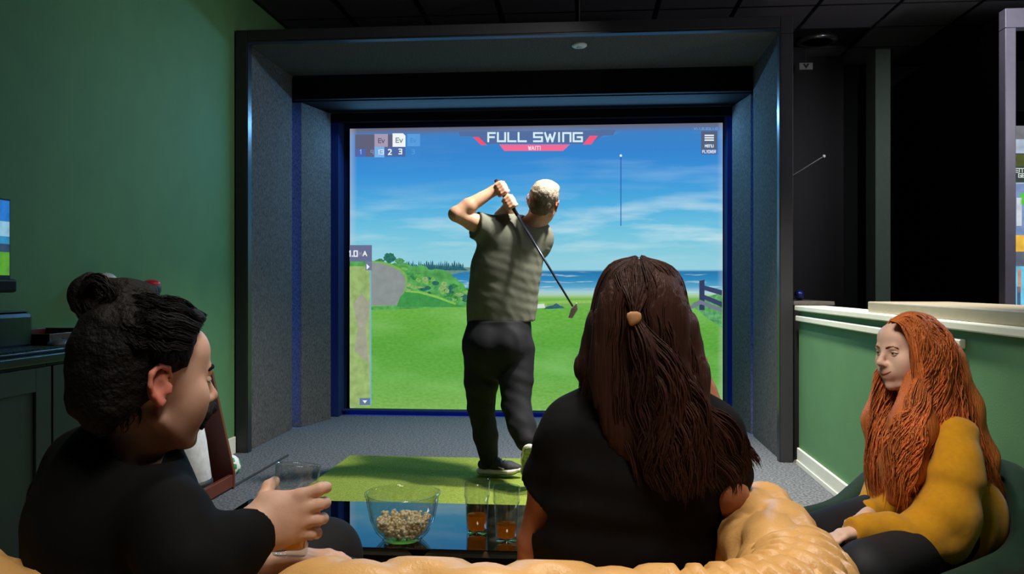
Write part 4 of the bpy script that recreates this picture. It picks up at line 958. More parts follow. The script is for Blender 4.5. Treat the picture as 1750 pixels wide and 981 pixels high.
# ------------------------------------------------------------------ hair locks
def catmull(pts, n):
    P = np.array(pts, float); P = np.vstack([2 * P[0] - P[1], P, 2 * P[-1] - P[-2]]); m = len(P) - 3; t = np.linspace(0, m - 1e-6, n); i = t.astype(int); u = (t - i)[:, None]
    a, b, c, d = P[i], P[i + 1], P[i + 2], P[i + 3]
    return 0.5 * ((2 * b) + (-a + c) * u + (2 * a - 5 * b + 4 * c - d) * u ** 2 + (-a + 3 * b - 3 * c + d) * u ** 3)
def locks(name, guides, n, m, parent, center, N_=18, jit=0.006, wave=0.004, wl=0.09, w=0.006, flat=0.45, seed=1, taper=0.25, cut=0.0, color=None, rootjit=None):
    """guides: neighbouring lines of (px, py, depth); locks run between neighbouring guides"""
    n = int(n * 4.2); w = w * 0.36; r = np.random.RandomState(seed)
    G = np.stack([catmull([PD(*p) for p in g], N_) for g in guides])
    nc = max(4, n // 11); cl = r.randint(0, nc, n); tc_ = (np.arange(nc) + r.uniform(0, 1, nc)) / nc * (len(G) - 1.0001); cj = r.normal(size=(nc, 1, 3)); cph = r.uniform(-0.8, 0.8, nc)
    t = np.clip(tc_[cl] + r.normal(size=n) * 0.05 * max(1, len(G) - 1) ** 0.5, 0, len(G) - 1.0001); i = t.astype(int); f = (t - i)[:, None, None]
    P = G[i] * (1 - f) + (G[np.minimum(i + 1, len(G) - 1)]) * f
    s = np.linspace(0, 1, N_)[None, :, None]
    P = P + (cj[cl] * 0.8 + r.normal(size=(n, 1, 3)) * 0.45 * (1.15 - s)) * jit * ((0.35 if rootjit is None else rootjit) + s)
    if cut:
        keep = 1 - r.uniform(0, cut, n); S2 = np.linspace(0, 1, N_)[None, :] * keep[:, None] * (N_ - 1); i0 = np.minimum(S2.astype(int), N_ - 2); ff = (S2 - i0)[..., None]
        P = np.take_along_axis(P, i0[..., None].repeat(3, 2), 1) * (1 - ff) + np.take_along_axis(P, (i0 + 1)[..., None].repeat(3, 2), 1) * ff
    ln = np.cumsum(np.r_[0, np.linalg.norm(np.diff(G.mean(0), axis=0), axis=1)])[None, :, None]
    ov = P - np.array(center)[None, None, :]; ov /= np.linalg.norm(ov, axis=2, keepdims=True) + 1e-9; lv = np.cross(np.gradient(P, axis=1), ov); lv /= np.linalg.norm(lv, axis=2, keepdims=True) + 1e-9
    ph = (ln / wl * 6.28 + (t * 2.2 + cph[cl] + r.normal(size=n) * 0.22)[:, None, None]); am = wave * np.clip(s * 2.0, 0, 1) * r.uniform(0.8, 1.2, (n, 1, 1))
    P = P + am * (lv * np.sin(ph) + ov * 0.8 * np.cos(ph + 0.6))
    Tn = np.gradient(P, axis=1); Tn /= np.linalg.norm(Tn, axis=2, keepdims=True) + 1e-9
    out = P - np.array(center)[None, None, :]; out = out + r.normal(size=(n, 1, 3)) * 0.03; out /= np.linalg.norm(out, axis=2, keepdims=True) + 1e-9
    Uv = np.cross(Tn, out); Uv /= np.linalg.norm(Uv, axis=2, keepdims=True) + 1e-9; Wv = np.cross(Uv, Tn)
    rad = w * r.uniform(0.6, 1.3, (n, 1, 1)) * (np.clip(np.minimum(s * 5 + 0.45, 1), 0, 1) * np.clip((1 - s) / taper + 0.06, 0, 1) ** 0.7)
    ns = 3; ring = []
    for q in range(ns):
        a = 2 * math.pi * q / ns; ring.append(P + Uv * rad * math.cos(a) + Wv * rad * flat * math.sin(a))
    V = np.stack(ring, 2); base = np.arange(n)[:, None, None] * (N_ * ns) + np.arange(N_ - 1)[None, :, None] * ns; q = np.arange(ns)[None, None, :]; q2 = (q + 1) % ns
    Fq = np.stack([base + q, base + q2, base + ns + q2, base + ns + q], -1).reshape(-1, 4)
    o = link_mesh(name, V.reshape(-1, 3), Fq, m, parent, True)
    tint = (r.uniform(0.82, 1.2, n) * r.uniform(0.86, 1.16, nc)[cl]).repeat(N_ * ns); at = o.data.color_attributes.new('tint', 'FLOAT_COLOR', 'POINT'); C_ = np.ones((n * N_ * ns, 4), np.float32); C_[:, :3] = tint[:, None]; at.data.foreach_set('color', C_.ravel())
    return tag(o, kind='stuff')
M_skin_g = mat('light_skin_tanned', (206, 158, 128), 0.5, var=0.05, scale=40, sss=0.12, attr='tint', spec=0.35, bump=0.05, bscale=400)
M_skin_m = mat('warm_light_skin', (220, 176, 152), 0.5, var=0.06, scale=40, sss=0.15, attr='tint', spec=0.35, bump=0.05, bscale=500)
M_skin_w = mat('warm_brown_skin', (178, 116, 84), 0.5, var=0.05, scale=40, sss=0.12, attr='tint', spec=0.35)
M_skin_r = mat('fair_skin', (232, 190, 168), 0.48, var=0.05, scale=40, sss=0.15, attr='tint', spec=0.35)
ONE = lambda V: np.ones((len(V), 3))
def A(px, py, d): return np.array(PD(px, py, d))
# ================================================================== golfer
gp = empty('person', (A(850, 820, 5.2)[0], A(850, 820, 5.2)[1], 0.024)); tag(gp, 'fair-haired golfer in a grey green tee finishing his swing, seen from behind', 'person')
DY = np.array((-ST, CT, 0.0)); DX = np.array((CT, ST, 0.0))
hc = A(929, 346, 5.08); hR = head_frame(DY * 0.92 + DX * 0.30 + np.array((0, 0, 0.10)), (0.26, 0, 1.0))
B = Body(0.0065)
W = add_head(B, hc, hR, 1.09)
B.cap(A(925, 365, 5.1), A(903, 398, 5.12), 0.060, 0.066, 0.03)
B.cap(A(903, 398, 5.12), A(870, 450, 5.12), 0.09, 0.13, 0.05, False, (DY, 0.6)); B.cap(A(870, 450, 5.12), A(856, 570, 5.12), 0.13, 0.15, 0.05, False, (DY, 0.6))
lsh, lel, lwr = A(836, 392, 5.12), A(779, 366, 5.02), A(842, 327, 5.08)
B.chain([lsh, (lsh + lel) / 2, lel], [0.060, 0.052, 0.043], 0.02); B.chain([lel, lel * 0.65 + lwr * 0.35, lwr], [0.043, 0.046, 0.031], 0.015)
rsh, rel, rwr = A(925, 402, 5.17), A(860, 371, 5.30), A(873, 349, 5.16)
B.chain([rsh, rel], [0.058, 0.054], 0.02); B.chain([rel, rwr], [0.058, 0.036], 0.015)
B.chain([A(829, 592, 5.14), A(823, 690, 5.19), A(835, 795, 5.22)], [0.07, 0.05, 0.035], 0.02); B.chain([A(884, 592, 5.08), A(885, 690, 4.98), A(901, 765, 4.80)], [0.07, 0.05, 0.035], 0.02)
# both hands closed on the grip
cl0, cl1 = A(848, 308, 5.10), A(979, 524, 4.78); cdir = unit(cl1 - cl0)
for (w0, kn, off) in ((lwr, A(857, 322, 5.07), 0), (rwr, A(875, 343, 5.07), 1)):
    d_ = unit(kn - w0); grip = cl0 + cdir * (0.07 + 0.105 * off); n_ = unit(grip - w0)
    B.cap(w0, grip - cdir * 0.02, 0.028, 0.034, 0.015); B.ell(grip, (0.036, 0.036, 0.045), None, 0.015)
    sidev = unit(np.cross(cdir, -DY)); 
    for i in range(4):
        b = grip + cdir * (-0.034 + 0.022 * i); pts = [b + (-sidev * 0.030), b - DY * 0.036 - sidev * 0.012, b - DY * 0.034 + sidev * 0.018, b + sidev * 0.034]
        B.chain(pts, [0.0105, 0.0115, 0.0105, 0.009], 0.004)
    B.chain([grip - sidev * 0.02 - cdir * 0.03, grip - cdir * 0.055 + sidev * 0.008], [0.012, 0.010], 0.006)
B.build('body', M_skin_g, gp, color=lip_tint(hc, hR, 1.03))
H = Body(0.005)
e = lambda p, r, k=0.012, sub=False: H.ell(W(*p), np.array(r) * 1.09, hR, k, sub)
e((0, -0.020, 0.040), (0.079, 0.098, 0.087)); e((0, -0.062, -0.012), (0.066, 0.052, 0.062)); e((0, 0.02, 0.085), (0.066, 0.075, 0.040))
H.cut(W(0, 0.06, 0.03), hR @ np.array((0, 0.85, -0.5))); H.cut(W(0, -0.05, -0.062), hR @ np.array((0, 0.25, -1)))
for sx in (-1, 1): H.ell(W(sx * 0.084, 0.0, -0.018), (0.022, 0.034, 0.038), hR, 0.01, True)
def hcol(V):
    L_ = (V - hc) @ hR / 1.09; t = np.clip((L_[:, 2] - 0.0) / 0.075, 0, 1)[:, None]
    return np.array((0.30, 0.25, 0.21)) * (1 - t) + np.array((1.0, 1.0, 1.0)) * t
H.build('hair', mat('ash_blond_hair', (186, 172, 150), 0.6, scale=60, col2=(150, 134, 112), attr='tint', bump=0.6, bscale=180), gp, disp=lambda P: 0.0035 * wob(P, 190, 3) + 0.002 * wob(P, 420, 4), color=hcol)
# tee shirt
T_ = Body(0.007); fl = (DY, 0.62)
T_.chain([A(856, 549, 5.12), A(858, 515, 5.12), A(864, 470, 5.12), A(873, 425, 5.12)], [0.205, 0.200, 0.203, 0.205], 0.04, fl)
T_.cap(A(852, 402, 5.12), A(918, 408, 5.14), 0.105, 0.10, 0.05, False, (DY, 0.9)); T_.cap(A(905, 396, 5.12), A(885, 410, 5.12), 0.085, 0.10, 0.05)
T_.cap(A(848, 398, 5.12), A(800, 380, 5.06), 0.090, 0.080, 0.03)
T_.cap(A(918, 404, 5.15), A(880, 388, 5.26), 0.085, 0.078, 0.03)
T_.cut(A(810, 392, 5.08), unit(lel - lsh) + np.array((0, 0, -0.12)), 0.16); T_.cut(A(856, 552, 5.12), (0.06, 0, -1)); T_.ell(A(911, 376, 5.08), (0.072, 0.072, 0.05), hR, 0.01, True)
def shirt_folds(P):
    q = P - A(940, 420, 5.1); x = P @ DX; z = P[:, 2]
    f = 0.0011 * np.sin(z * 105 + x * 26 + 1.2 * np.sin(x * 14) + 0.8 * wob(P, 14, 8)) * np.clip((1.45 - z) / 0.12, 0, 1) * np.clip((z - 0.98) / 0.1, 0, 1) * np.clip(0.55 + (x - (A(850, 470, 5.1) @ DX)) * 2.2, 0.25, 1)
    return f + 0.0035 * wob(P, 24, 5) + 0.0045 * np.clip(wob(P @ np.array(((1, 0, .5), (0, 1, 0), (0, 0, 1.3))), 55, 15), 0, 1) * (z < 1.42) + 0.005 * np.clip(wob(P * np.array((1, 1, 0.6)), 42, 9), 0, 1) * (z > 1.3)
T_.build('tee_shirt', mat('grey_green_cotton', (116, 118, 104), 0.85, var=0.06, scale=50, spec=0.15, bump=0.15, bscale=500), gp, disp=shirt_folds)
# trousers
Q = Body(0.007)
Q.cap(A(853, 560, 5.11), A(850, 588, 5.10), 0.195, 0.213, 0.04, False, (DY, 0.66))
Q.ell(A(836, 592, 5.06), (0.115, 0.13, 0.13), None, 0.05); Q.ell(A(872, 592, 5.03), (0.11, 0.13, 0.13), None, 0.05)
Q.chain([A(828, 600, 5.13), A(823, 650, 5.15), A(822, 695, 5.18), A(830, 745, 5.20), A(836, 786, 5.22)], [0.128, 0.105, 0.082, 0.074, 0.056], 0.02)
Q.chain([A(880, 600, 5.08), A(882, 650, 5.02), A(882, 692, 4.96), A(892, 728, 4.88), A(901, 753, 4.82)], [0.122, 0.100, 0.084, 0.080, 0.066], 0.02)
Q.cut(A(836, 789, 5.22), (0, 0, -1)) if False else None
Q.cut(A(852, 547, 5.12), (0, 0, 1))
Q.build('trousers', mat('charcoal_trousers', (28, 28, 32), 0.75, var=0.08, scale=30, spec=0.2), gp,
        disp=lambda P: 0.002 * wob(P * np.array((1, 1, 1.5)), 34, 12) + 0.0014 * np.sin(P[:, 2] * 85 + (P @ DX) * 40 + 2 * wob(P, 12, 4)) * np.exp(-((P[:, 2] - 0.50) / 0.22) ** 2))
# shoes: the flat lead shoe and the raised trailing shoe seen from its sole
M_shoe = mat('black_knit_shoe', (40, 40, 44), 0.7, var=0.2, scale=200); M_sole = mat('pale_sole', (226, 214, 212), 0.6, var=0.05)
def shoe(heel, toe, up, ankle):
    heel, toe, up = np.array(heel), np.array(toe), unit(up); d = unit(toe - heel); L_ = np.linalg.norm(toe - heel); la = unit(np.cross(d, up))
    P_ = lambda a, b, c: heel + d * a * L_ + up * b + la * c
    s_ = Body(0.005); s_.chain([P_(0.10, 0.058, 0), P_(0.4, 0.052, 0), P_(0.72, 0.045, 0.004), P_(0.9, 0.040, 0.0)], [0.036, 0.040, 0.042, 0.030], 0.02, (up, 0.85)); s_.cap(P_(0.16, 0.06, 0), P_(0.2, 0.108, 0), 0.036, 0.036, 0.02)
    s_.cap(P_(0.42, 0.075, 0), P_(0.28, 0.095, 0), 0.03, 0.034, 0.02); s_.cut(P_(0, 0.026, 0), -up)
    so = s_.build('shoe', M_shoe, gp)
    b_ = Body(0.005); b_.chain([P_(0.08, 0.02, 0), P_(0.4, 0.02, 0.0), P_(0.72, 0.024, 0.004), P_(0.94, 0.034, 0)], [0.040, 0.042, 0.047, 0.030], 0.02, (up, 0.5)); b_.build('sole', M_sole, so)
    o_ = Body(0.005); o_.chain([P_(0.08, 0.006, 0), P_(0.4, 0.006, 0.0), P_(0.72, 0.010, 0.004), P_(0.92, 0.022, 0)], [0.034, 0.036, 0.041, 0.026], 0.02, (up, 0.32)); o_.build('outsole', mat('olive_rubber', (66, 78, 48), 0.7, scale=90, col2=(150, 158, 128)), so)
    st = [P_(0.50, 0.052, 0.041), P_(0.62, 0.042, 0.0455), P_(0.84, 0.058, 0.034)]
    MB().tube([Vector(p) for p in st], [0.0025, 0.006, 0.002], 6).build('side_stripe', mat('pink_white_stripe', (232, 206, 206), 0.5), so)
    MB().tube([Vector(P_(0.12, 0.105, 0.036)), Vector(P_(0.3, 0.118, 0.034))], 0.004, 6).build('collar_trim', MATS['pink_white_stripe'], so)
    for i in range(4): MB().tube([Vector(P_(0.42 + 0.08 * i, 0.098 - 0.008 * i, -0.026)), Vector(P_(0.44 + 0.08 * i, 0.102 - 0.009 * i, 0.026))], 0.003, 6).build('lace', M_black, so)
    return so
gz = 0.0345
hl = A(819, 812, 5.24); hl[2] = gz; tl_ = A(891, 812, 5.16); tl_[2] = gz + 0.012
shoe(hl, tl_, (0, 0, 1), None)
hl2 = A(905, 768, 4.74); tl2 = A(903, 842, 4.90); tl2[2] = max(tl2[2], gz + 0.02); s2_ = shoe(hl2, tl2, unit(np.cross(unit(tl2 - hl2), -DX)) * 1.0, None)
# club
club = empty('golf_club', tuple(cl0)); tag(club, 'golf club with a dark shaft held behind the golfer', 'golf club')
MB().tube([Vector(cl0), Vector(cl0 + cdir * 0.27)], [0.0135, 0.0105], 12).build('grip', mat('black_rubber', (18, 18, 20), 0.7), club, smooth=True)
MB().tube([Vector(cl0 + cdir * 0.268), Vector(cl1)], [0.0085, 0.0055], 10).build('shaft', mat('graphite_shaft', (64, 66, 84), 0.25, metal=0.6), club, smooth=True)
hd = MB(); a0 = Vector(cl1); ux = Vector(DX); uz = Vector((0, 0, 1))
fc = [a0 + ux * 0.022 + uz * 0.024, a0 + ux * 0.027 - uz * 0.016, a0 - ux * 0.005 - uz * 0.068, a0 - ux * 0.027 - uz * 0.062, a0 - ux * 0.010 - uz * 0.008]
hd.prism(fc, tuple(-DY * 0.022)); hd.build('club_head', mat('brushed_steel', (176, 168, 150), 0.3, metal=0.8), club, bevel=0.005, seg=3)

# ================================================================== woman with long dark hair on the sofa
wp = empty('person', tuple(A(1095, 487 + 0.77 * F / 1.7, 1.7))); tag(wp, 'woman in a black tee with long dark half-tied hair, seen from behind', 'person')
wc = A(1097, 552, 1.70); wR = head_frame(DY * 0.96 + DX * 0.26, (0.02, 0, 1)); B = Body(0.0055)
W = add_head(B, wc, wR, 1.0, male=False)
B.cap(A(1097, 600, 1.71), A(1094, 705, 1.70), 0.048, 0.055, 0.03)
B.cap(A(1000, 735, 1.71), A(1190, 735, 1.71), 0.05, 0.05, 0.04); B.cap(A(1094, 730, 1.70), A(1075, 1010, 1.72), 0.12, 0.13, 0.06, False, (DY, 0.65))
ls, le, lw = A(968, 735, 1.72), A(913, 925, 1.78), A(905, 1010, 1.98)
B.chain([ls, (ls + le) / 2, le], [0.046, 0.041, 0.034], 0.02); B.chain([le, (le + lw) / 2, lw], [0.035, 0.033, 0.024], 0.015)
rs_, re_, rw_ = A(1222, 740, 1.72), A(1246, 850, 1.66), A(1225, 690, 1.80)
B.chain([rs_, re_], [0.046, 0.036], 0.02); B.chain([re_, A(1240, 780, 1.78), A(1206, 668, 1.82)], [0.036, 0.033, 0.024], 0.015)
add_hand(B, lw, (A(905, 1010, 1.98) - le) + np.array((0, 0.1, 0)), (0.6, 0, -0.6), (0.5, 0.3, 0.6), 0.5, 0.9)
add_hand(B, A(1206, 668, 1.82), np.array((-0.15, 0.1, 0.9)), (-1, 0.2, 0), (-0.3, -0.9, 0), 0.9, 0.85)
hipL, hipR = A(1035, 1010, 1.72), A(1140, 1010, 1.72)
for hp, kx in ((hipL, -0.10), (hipR, 0.10)):
    hp = hp.copy(); hp[2] = 0.52; kn = np.array((hp[0] + kx * 0.8, hp[1] + 0.42, 0.50)); ft = np.array((kn[0], kn[1] + 0.02, 0.09)); B.chain([hp, kn, ft], [0.07, 0.048, 0.036], 0.03); B.cap(ft - np.array((0, 0, 0.045)), ft + np.array((0, 0.13, -0.06)), 0.03, 0.024, 0.02)
B.build('body', M_skin_w, wp, color=lip_tint(wc, wR, 1.0))
T_ = Body(0.006); fl = (DY, 0.68)
T_.chain([A(1062, 1015, 1.72), A(1066, 950, 1.72), A(1078, 880, 1.71), A(1092, 800, 1.70), A(1096, 755, 1.70)], [0.172, 0.168, 0.166, 0.170, 0.150], 0.05, fl)
T_.cap(A(990, 738, 1.71), A(1205, 740, 1.71), 0.066, 0.066, 0.05); T_.cap(A(1060, 722, 1.70), A(1135, 724, 1.70), 0.062, 0.062, 0.05)
T_.cap(A(972, 735, 1.72), A(930, 835, 1.75), 0.058, 0.054, 0.03); T_.cap(A(1222, 740, 1.72), A(1243, 815, 1.69), 0.058, 0.054, 0.03)
T_.cut(A(925, 838, 1.75), unit(le - ls) + np.array((-0.1, 0, 0)), 0.09); T_.ell(A(1096, 688, 1.70), (0.072, 0.07, 0.045), None, 0.01, True)
T_.build('tee_shirt', mat('black_cotton', (17, 16, 17), 0.85, var=0.1, scale=50, spec=0.2), wp, disp=lambda P: 0.006 * wob(P * np.array((1, 1, 1.6)), 30, 21) + 0.004 * np.sin(P[:, 2] * 85 + 3 * wob(P, 9, 22)) * np.exp(-((P[:, 2] - 0.74) / 0.09) ** 2))
Q = Body(0.008); 
for hp, kx in ((hipL, -0.10), (hipR, 0.10)):
    hp = hp.copy(); hp[2] = 0.53; kn = np.array((hp[0] + kx * 0.8, hp[1] + 0.42, 0.505)); ft = np.array((kn[0], kn[1] + 0.02, 0.10)); Q.chain([hp, kn, ft], [0.095, 0.068, 0.055], 0.03)
Q.cap((hipL + hipR) / 2 * np.array((1, 1, 0)) + np.array((-0.06, 0, 0.54)), (hipL + hipR) / 2 * np.array((1, 1, 0)) + np.array((0.06, 0, 0.54)), 0.115, None, 0.04)
Q.build('trousers', mat('black_denim', (18, 18, 21), 0.8, var=0.1), wp)
# hair
M_dark = mat('dark_brown_hair', (58, 34, 27), 0.5, scale=14, var=0.35, attr='tint', spec=0.25, bump=0.35, bscale=260, stretch=(1, 1, 0.05))
Hs = Body(0.006)
Hs.ell(W(0, -0.026, 0.036), (0.087, 0.103, 0.092), wR, 0.02); Hs.ell(W(0, -0.05, -0.03), (0.086, 0.075, 0.095), wR, 0.03)
Hs.chain([A(1095, 560, 1.61), A(1090, 640, 1.61), A(1120, 720, 1.60), A(1150, 800, 1.60)], [0.085, 0.080, 0.085, 0.06], 0.04, (DY, 0.35))
Hs.chain([A(1030, 560, 1.68), A(1014, 630, 1.69), A(1012, 672, 1.70)], [0.036, 0.032, 0.016], 0.03); Hs.chain([A(1165, 560, 1.68), A(1178, 640, 1.68), A(1190, 700, 1.66)], [0.036, 0.034, 0.03], 0.03)
Hs.ell(W(0, 0.10, -0.02), (0.07, 0.06, 0.11), wR, 0.02, True)
ho = Hs.build('hair', M_dark, wp, disp=lambda P: 0.002 * np.sin((P @ DX) * 420 + 2 * wob(P, 12, 7)), color=ONE)
bc_ = A(1095, 560, 1.74)
D0 = 1.585
locks('hair_strands', [[(1088, 440, 1.66), (1040, 462, 1.66), (1014, 540, 1.67), (1004, 620, 1.68), (996, 672, 1.69)], [(1086, 441, 1.64), (1050, 475, 1.62), (1030, 545, 1.61), (1022, 620, 1.62), (1010, 684, 1.64)],
      [(1086, 442, 1.62), (1062, 478, 1.60), (1052, 530, 1.59), (1046, 600, 1.59), (1038, 668, 1.60)], [(1088, 442, 1.61), (1078, 480, 1.585), (1072, 535, 1.575), (1070, 610, 1.58), (1072, 700, 1.58)]], 260, M_dark, ho, bc_, jit=0.005, wave=0.002, w=0.0055, seed=2, cut=0.08)
locks('hair_strands', [[(1096, 440, 1.66), (1150, 462, 1.67), (1176, 530, 1.68), (1190, 610, 1.68), (1204, 690, 1.66)], [(1098, 440, 1.64), (1140, 474, 1.62), (1160, 545, 1.61), (1178, 620, 1.62), (1196, 720, 1.62)],
      [(1098, 442, 1.62), (1126, 480, 1.60), (1136, 540, 1.58), (1150, 620, 1.58), (1172, 740, 1.58)], [(1096, 442, 1.61), (1106, 480, 1.585), (1104, 535, 1.575), (1116, 620, 1.575), (1140, 760, 1.57)]], 260, M_dark, ho, bc_, jit=0.005, wave=0.003, w=0.0055, seed=3, cut=0.08)
# tied-back section, its tail and the wavy lower ends
locks('hair_strands', [[(1050, 470, 1.60), (1066, 505, 1.575), (1082, 538, 1.562)], [(1085, 450, 1.60), (1085, 500, 1.57), (1084, 538, 1.56)], [(1130, 470, 1.60), (1108, 505, 1.575), (1086, 538, 1.562)]], 90, M_dark, ho, bc_, N_=12, jit=0.003, wave=0.001, w=0.005, seed=4)
locks('hair_strands', [[(1076, 545, 1.56), (1086, 610, 1.55), (1096, 690, 1.55), (1104, 770, 1.55), (1112, 842, 1.555)], [(1082, 545, 1.555), (1106, 610, 1.54), (1130, 690, 1.54), (1142, 770, 1.54), (1160, 848, 1.545)],
      [(1086, 545, 1.555), (1124, 604, 1.54), (1162, 680, 1.54), (1184, 760, 1.54), (1210, 848, 1.55)], [(1090, 545, 1.56), (1136, 600, 1.55), (1182, 664, 1.55), (1214, 740, 1.55), (1246, 836, 1.56)]], 330, M_dark, ho, bc_, N_=26, jit=0.008, wave=0.0075, wl=0.13, w=0.006, seed=5, cut=0.2)
locks('hair_strands', [[(1150, 600, 1.58), (1190, 680, 1.57), (1235, 720, 1.57), (1262, 770, 1.58), (1268, 828, 1.59)], [(1160, 610, 1.57), (1205, 690, 1.56), (1250, 740, 1.57), (1282, 770, 1.58), (1290, 800, 1.60)], [(1130, 640, 1.56), (1170, 720, 1.55), (1215, 770, 1.55), (1240, 810, 1.56), (1250, 842, 1.57)]], 110, M_dark, ho, bc_, N_=22, jit=0.008, wave=0.007, wl=0.12, w=0.005, seed=6, cut=0.15)
locks('hair_strands', [[(1040, 600, 1.60), (1052, 680, 1.59), (1076, 750, 1.585), (1100, 815, 1.58)], [(1070, 600, 1.58), (1080, 690, 1.57), (1100, 770, 1.57), (1130, 836, 1.57)]], 120, M_dark, ho, bc_, N_=22, jit=0.007, wave=0.006, wl=0.13, w=0.0055, seed=8, cut=0.2)
ck = A(1084, 541, 1.548); ckm = Body(0.003); ckm.cap(ck - DX * 0.006, ck + DX * 0.005, 0.0095, None, 0.01, False, (DY, 0.6)); ckm.cap(ck + np.array((0, 0, -0.012)) - DX * 0.004, ck + DX * 0.004 + np.array((0, 0, -0.008)), 0.006, None, 0.008)
ckm.build('hair_tie', mat('gold_hair_tie', (176, 128, 84), 0.7), wp)

# ================================================================== man with the bun
mp0 = empty('person', tuple(A(200, 487 + 0.75 * F / 1.42, 1.42))); tag(mp0, 'smiling man with dark hair in a bun and black shirt, holding a pint glass', 'person')
mc = A(250, 648, 1.40); mfw = DX * 0.70 + DY * 0.71 + np.array((0, 0, -0.06)); mR = head_frame(mfw, (0.03, 0, 1)); B = Body(0.0039)
W = add_head(B, mc, mR, 1.03, smile=1.0)
B.cap(A(248, 690, 1.42), A(214, 790, 1.44), 0.057, 0.055, 0.02)
B.cap(A(150, 860, 1.51), A(285, 900, 1.35), 0.040, 0.040, 0.03); B.cap(A(206, 850, 1.43), A(190, 1020, 1.44), 0.05, 0.10, 0.04)
sh, el, wr = A(292, 898, 1.33), A(322, 985, 1.27), A(436, 905, 1.405)
B.chain([sh, (sh + el) / 2, el], [0.050, 0.045, 0.040], 0.02); B.chain([el, el * 0.6 + wr * 0.4, wr, wr * 0.8 + A(470, 882, 1.42) * 0.2], [0.040, 0.041, 0.028, 0.027], 0.02)
# right hand round the glass: back of the hand to the camera, thumb on the left, fingers round the right side
up_ = unit(A(509, 803, 1.495) - A(493, 950, 1.475))
B.chain([wr, A(462, 868, 1.425), A(512, 848, 1.432)], [0.027, 0.024, 0.0135], 0.02, (DY, 0.75)); B.chain([wr, A(470, 886, 1.42), A(516, 870, 1.428)], [0.027, 0.023, 0.0135], 0.02, (DY, 0.75))
B.chain([wr, A(470, 900, 1.42), A(514, 892, 1.428)], [0.026, 0.021, 0.013], 0.02, (DY, 0.75)); B.chain([wr, A(468, 914, 1.42), A(506, 914, 1.432)], [0.025, 0.019, 0.0125], 0.02, (DY, 0.75))
for (a, b, c, t) in (((512, 847, 1.43), (546, 836, 1.438), (557, 833, 1.468), (548, 831, 1.505)), ((516, 869, 1.427), (546, 862, 1.434), (556, 859, 1.466), (548, 857, 1.505)), ((514, 891, 1.428), (543, 888, 1.434), (552, 886, 1.464), (545, 884, 1.50)), ((506, 913, 1.432), (532, 912, 1.437), (541, 911, 1.462), (535, 909, 1.49))):
    B.chain([A(*a), A(*b), A(*c), A(*t)], [0.0115, 0.0105, 0.0098, 0.0085], 0.004)
B.chain([A(452, 884, 1.43), A(452, 852, 1.452), A(459, 832, 1.475), A(470, 822, 1.50)], [0.017, 0.0135, 0.0115, 0.009], 0.006)
# left arm, its hand resting on the thigh
lsh2, lel2, lwr2 = A(125, 850, 1.55), A(330, 1010, 1.62), A(452, 968, 1.56)
B.chain([lsh2, (lsh2 + lel2) / 2, lel2], [0.048, 0.044, 0.038], 0.02); B.chain([lel2, lwr2], [0.038, 0.026], 0.02)
add_hand(B, lwr2, A(560, 946, 1.56) - lwr2, (0, 0, -1), DY * 1.0, 0.25, 0.95, 0.2)
hips = A(190, 1030, 1.44); hips[2] = 0.53
kneeR, kneeL = A(585, 968, 1.62), A(560, 948, 1.90)
for i_, kn in enumerate((kneeR, kneeL)):
    h0 = hips + np.array((0.02, -0.04 + 0.12 * i_, 0)); kk = kn.copy(); kk[2] = min(kk[2], 0.60); ft = np.array((kk[0] + 0.02, kk[1] + 0.02, 0.08)); B.chain([h0, kk, ft], [0.075, 0.050, 0.036], 0.03); B.cap(ft + np.array((0, 0, -0.045)), ft + np.array((0.12, 0.06, -0.055)), 0.03, 0.024, 0.02)
bd = B.build('body', M_skin_m, mp0, color=lip_tint(mc, mR, 1.03, (0.8, 0.5, 0.5), (0.42, 0.36, 0.34)))
eyes(mp0, W, mR, 1.03, (40, 26, 20), M_skin_m, 8, -12)
M_bk = mat('black_brown_hair', (20, 16, 15), 0.65, scale=30, var=0.4, attr='tint', spec=0.2, bump=0.6, bscale=120)
brow(mp0, W, 1.03, M_bk, 0.001, 0.0045)
MU = Body(0.003)
for sx in (-1, 1): MU.chain([W(0, 0.1095, -0.0475), W(sx * 0.014, 0.1045, -0.0485), W(sx * 0.029, 0.089, -0.0555), W(sx * 0.035, 0.081, -0.078)], [0.009, 0.0105, 0.009, 0.0045], 0.006)
MU.build('moustache', M_bk, mp0, disp=lambda P: 0.0012 * wob(P, 500, 2), color=ONE)
Hm = Body(0.0045)
Hm.ell(W(0, -0.021, 0.042), np.array((0.083, 0.100, 0.091)) * 1.03, mR, 0.02); Hm.ell(W(0, -0.060, -0.012), np.array((0.074, 0.054, 0.076)) * 1.03, mR, 0.02); Hm.ell(W(0, 0.040, 0.100), (0.056, 0.045, 0.020), mR, 0.02)
Hm.chain([A(185, 690, 1.43), A(178, 735, 1.44)], [0.045, 0.028], 0.03)
Hm.cut(W(0, 0.083, 0.092), mR @ np.array((0, 0.72, -0.62)))
for sx in (-1, 1): Hm.ell(W(sx * 0.090, 0.018, -0.035), np.array((0.034, 0.046, 0.062)), mR, 0.012, True)
Hm.chain([A(205, 545, 1.40), A(172, 512, 1.40)], [0.045, 0.035], 0.02); Hm.ell(A(160, 506, 1.40), (0.040, 0.042, 0.034), None, 0.015); Hm.ell(A(232, 500, 1.42), (0.036, 0.038, 0.020), None, 0.02); Hm.ell(A(196, 500, 1.42), (0.03, 0.035, 0.022), None, 0.02)
hm = Hm.build('hair', M_bk, mp0, disp=lambda P: 0.006 * wob(P, 85, 31) + 0.003 * wob(P, 210, 32), color=ONE)
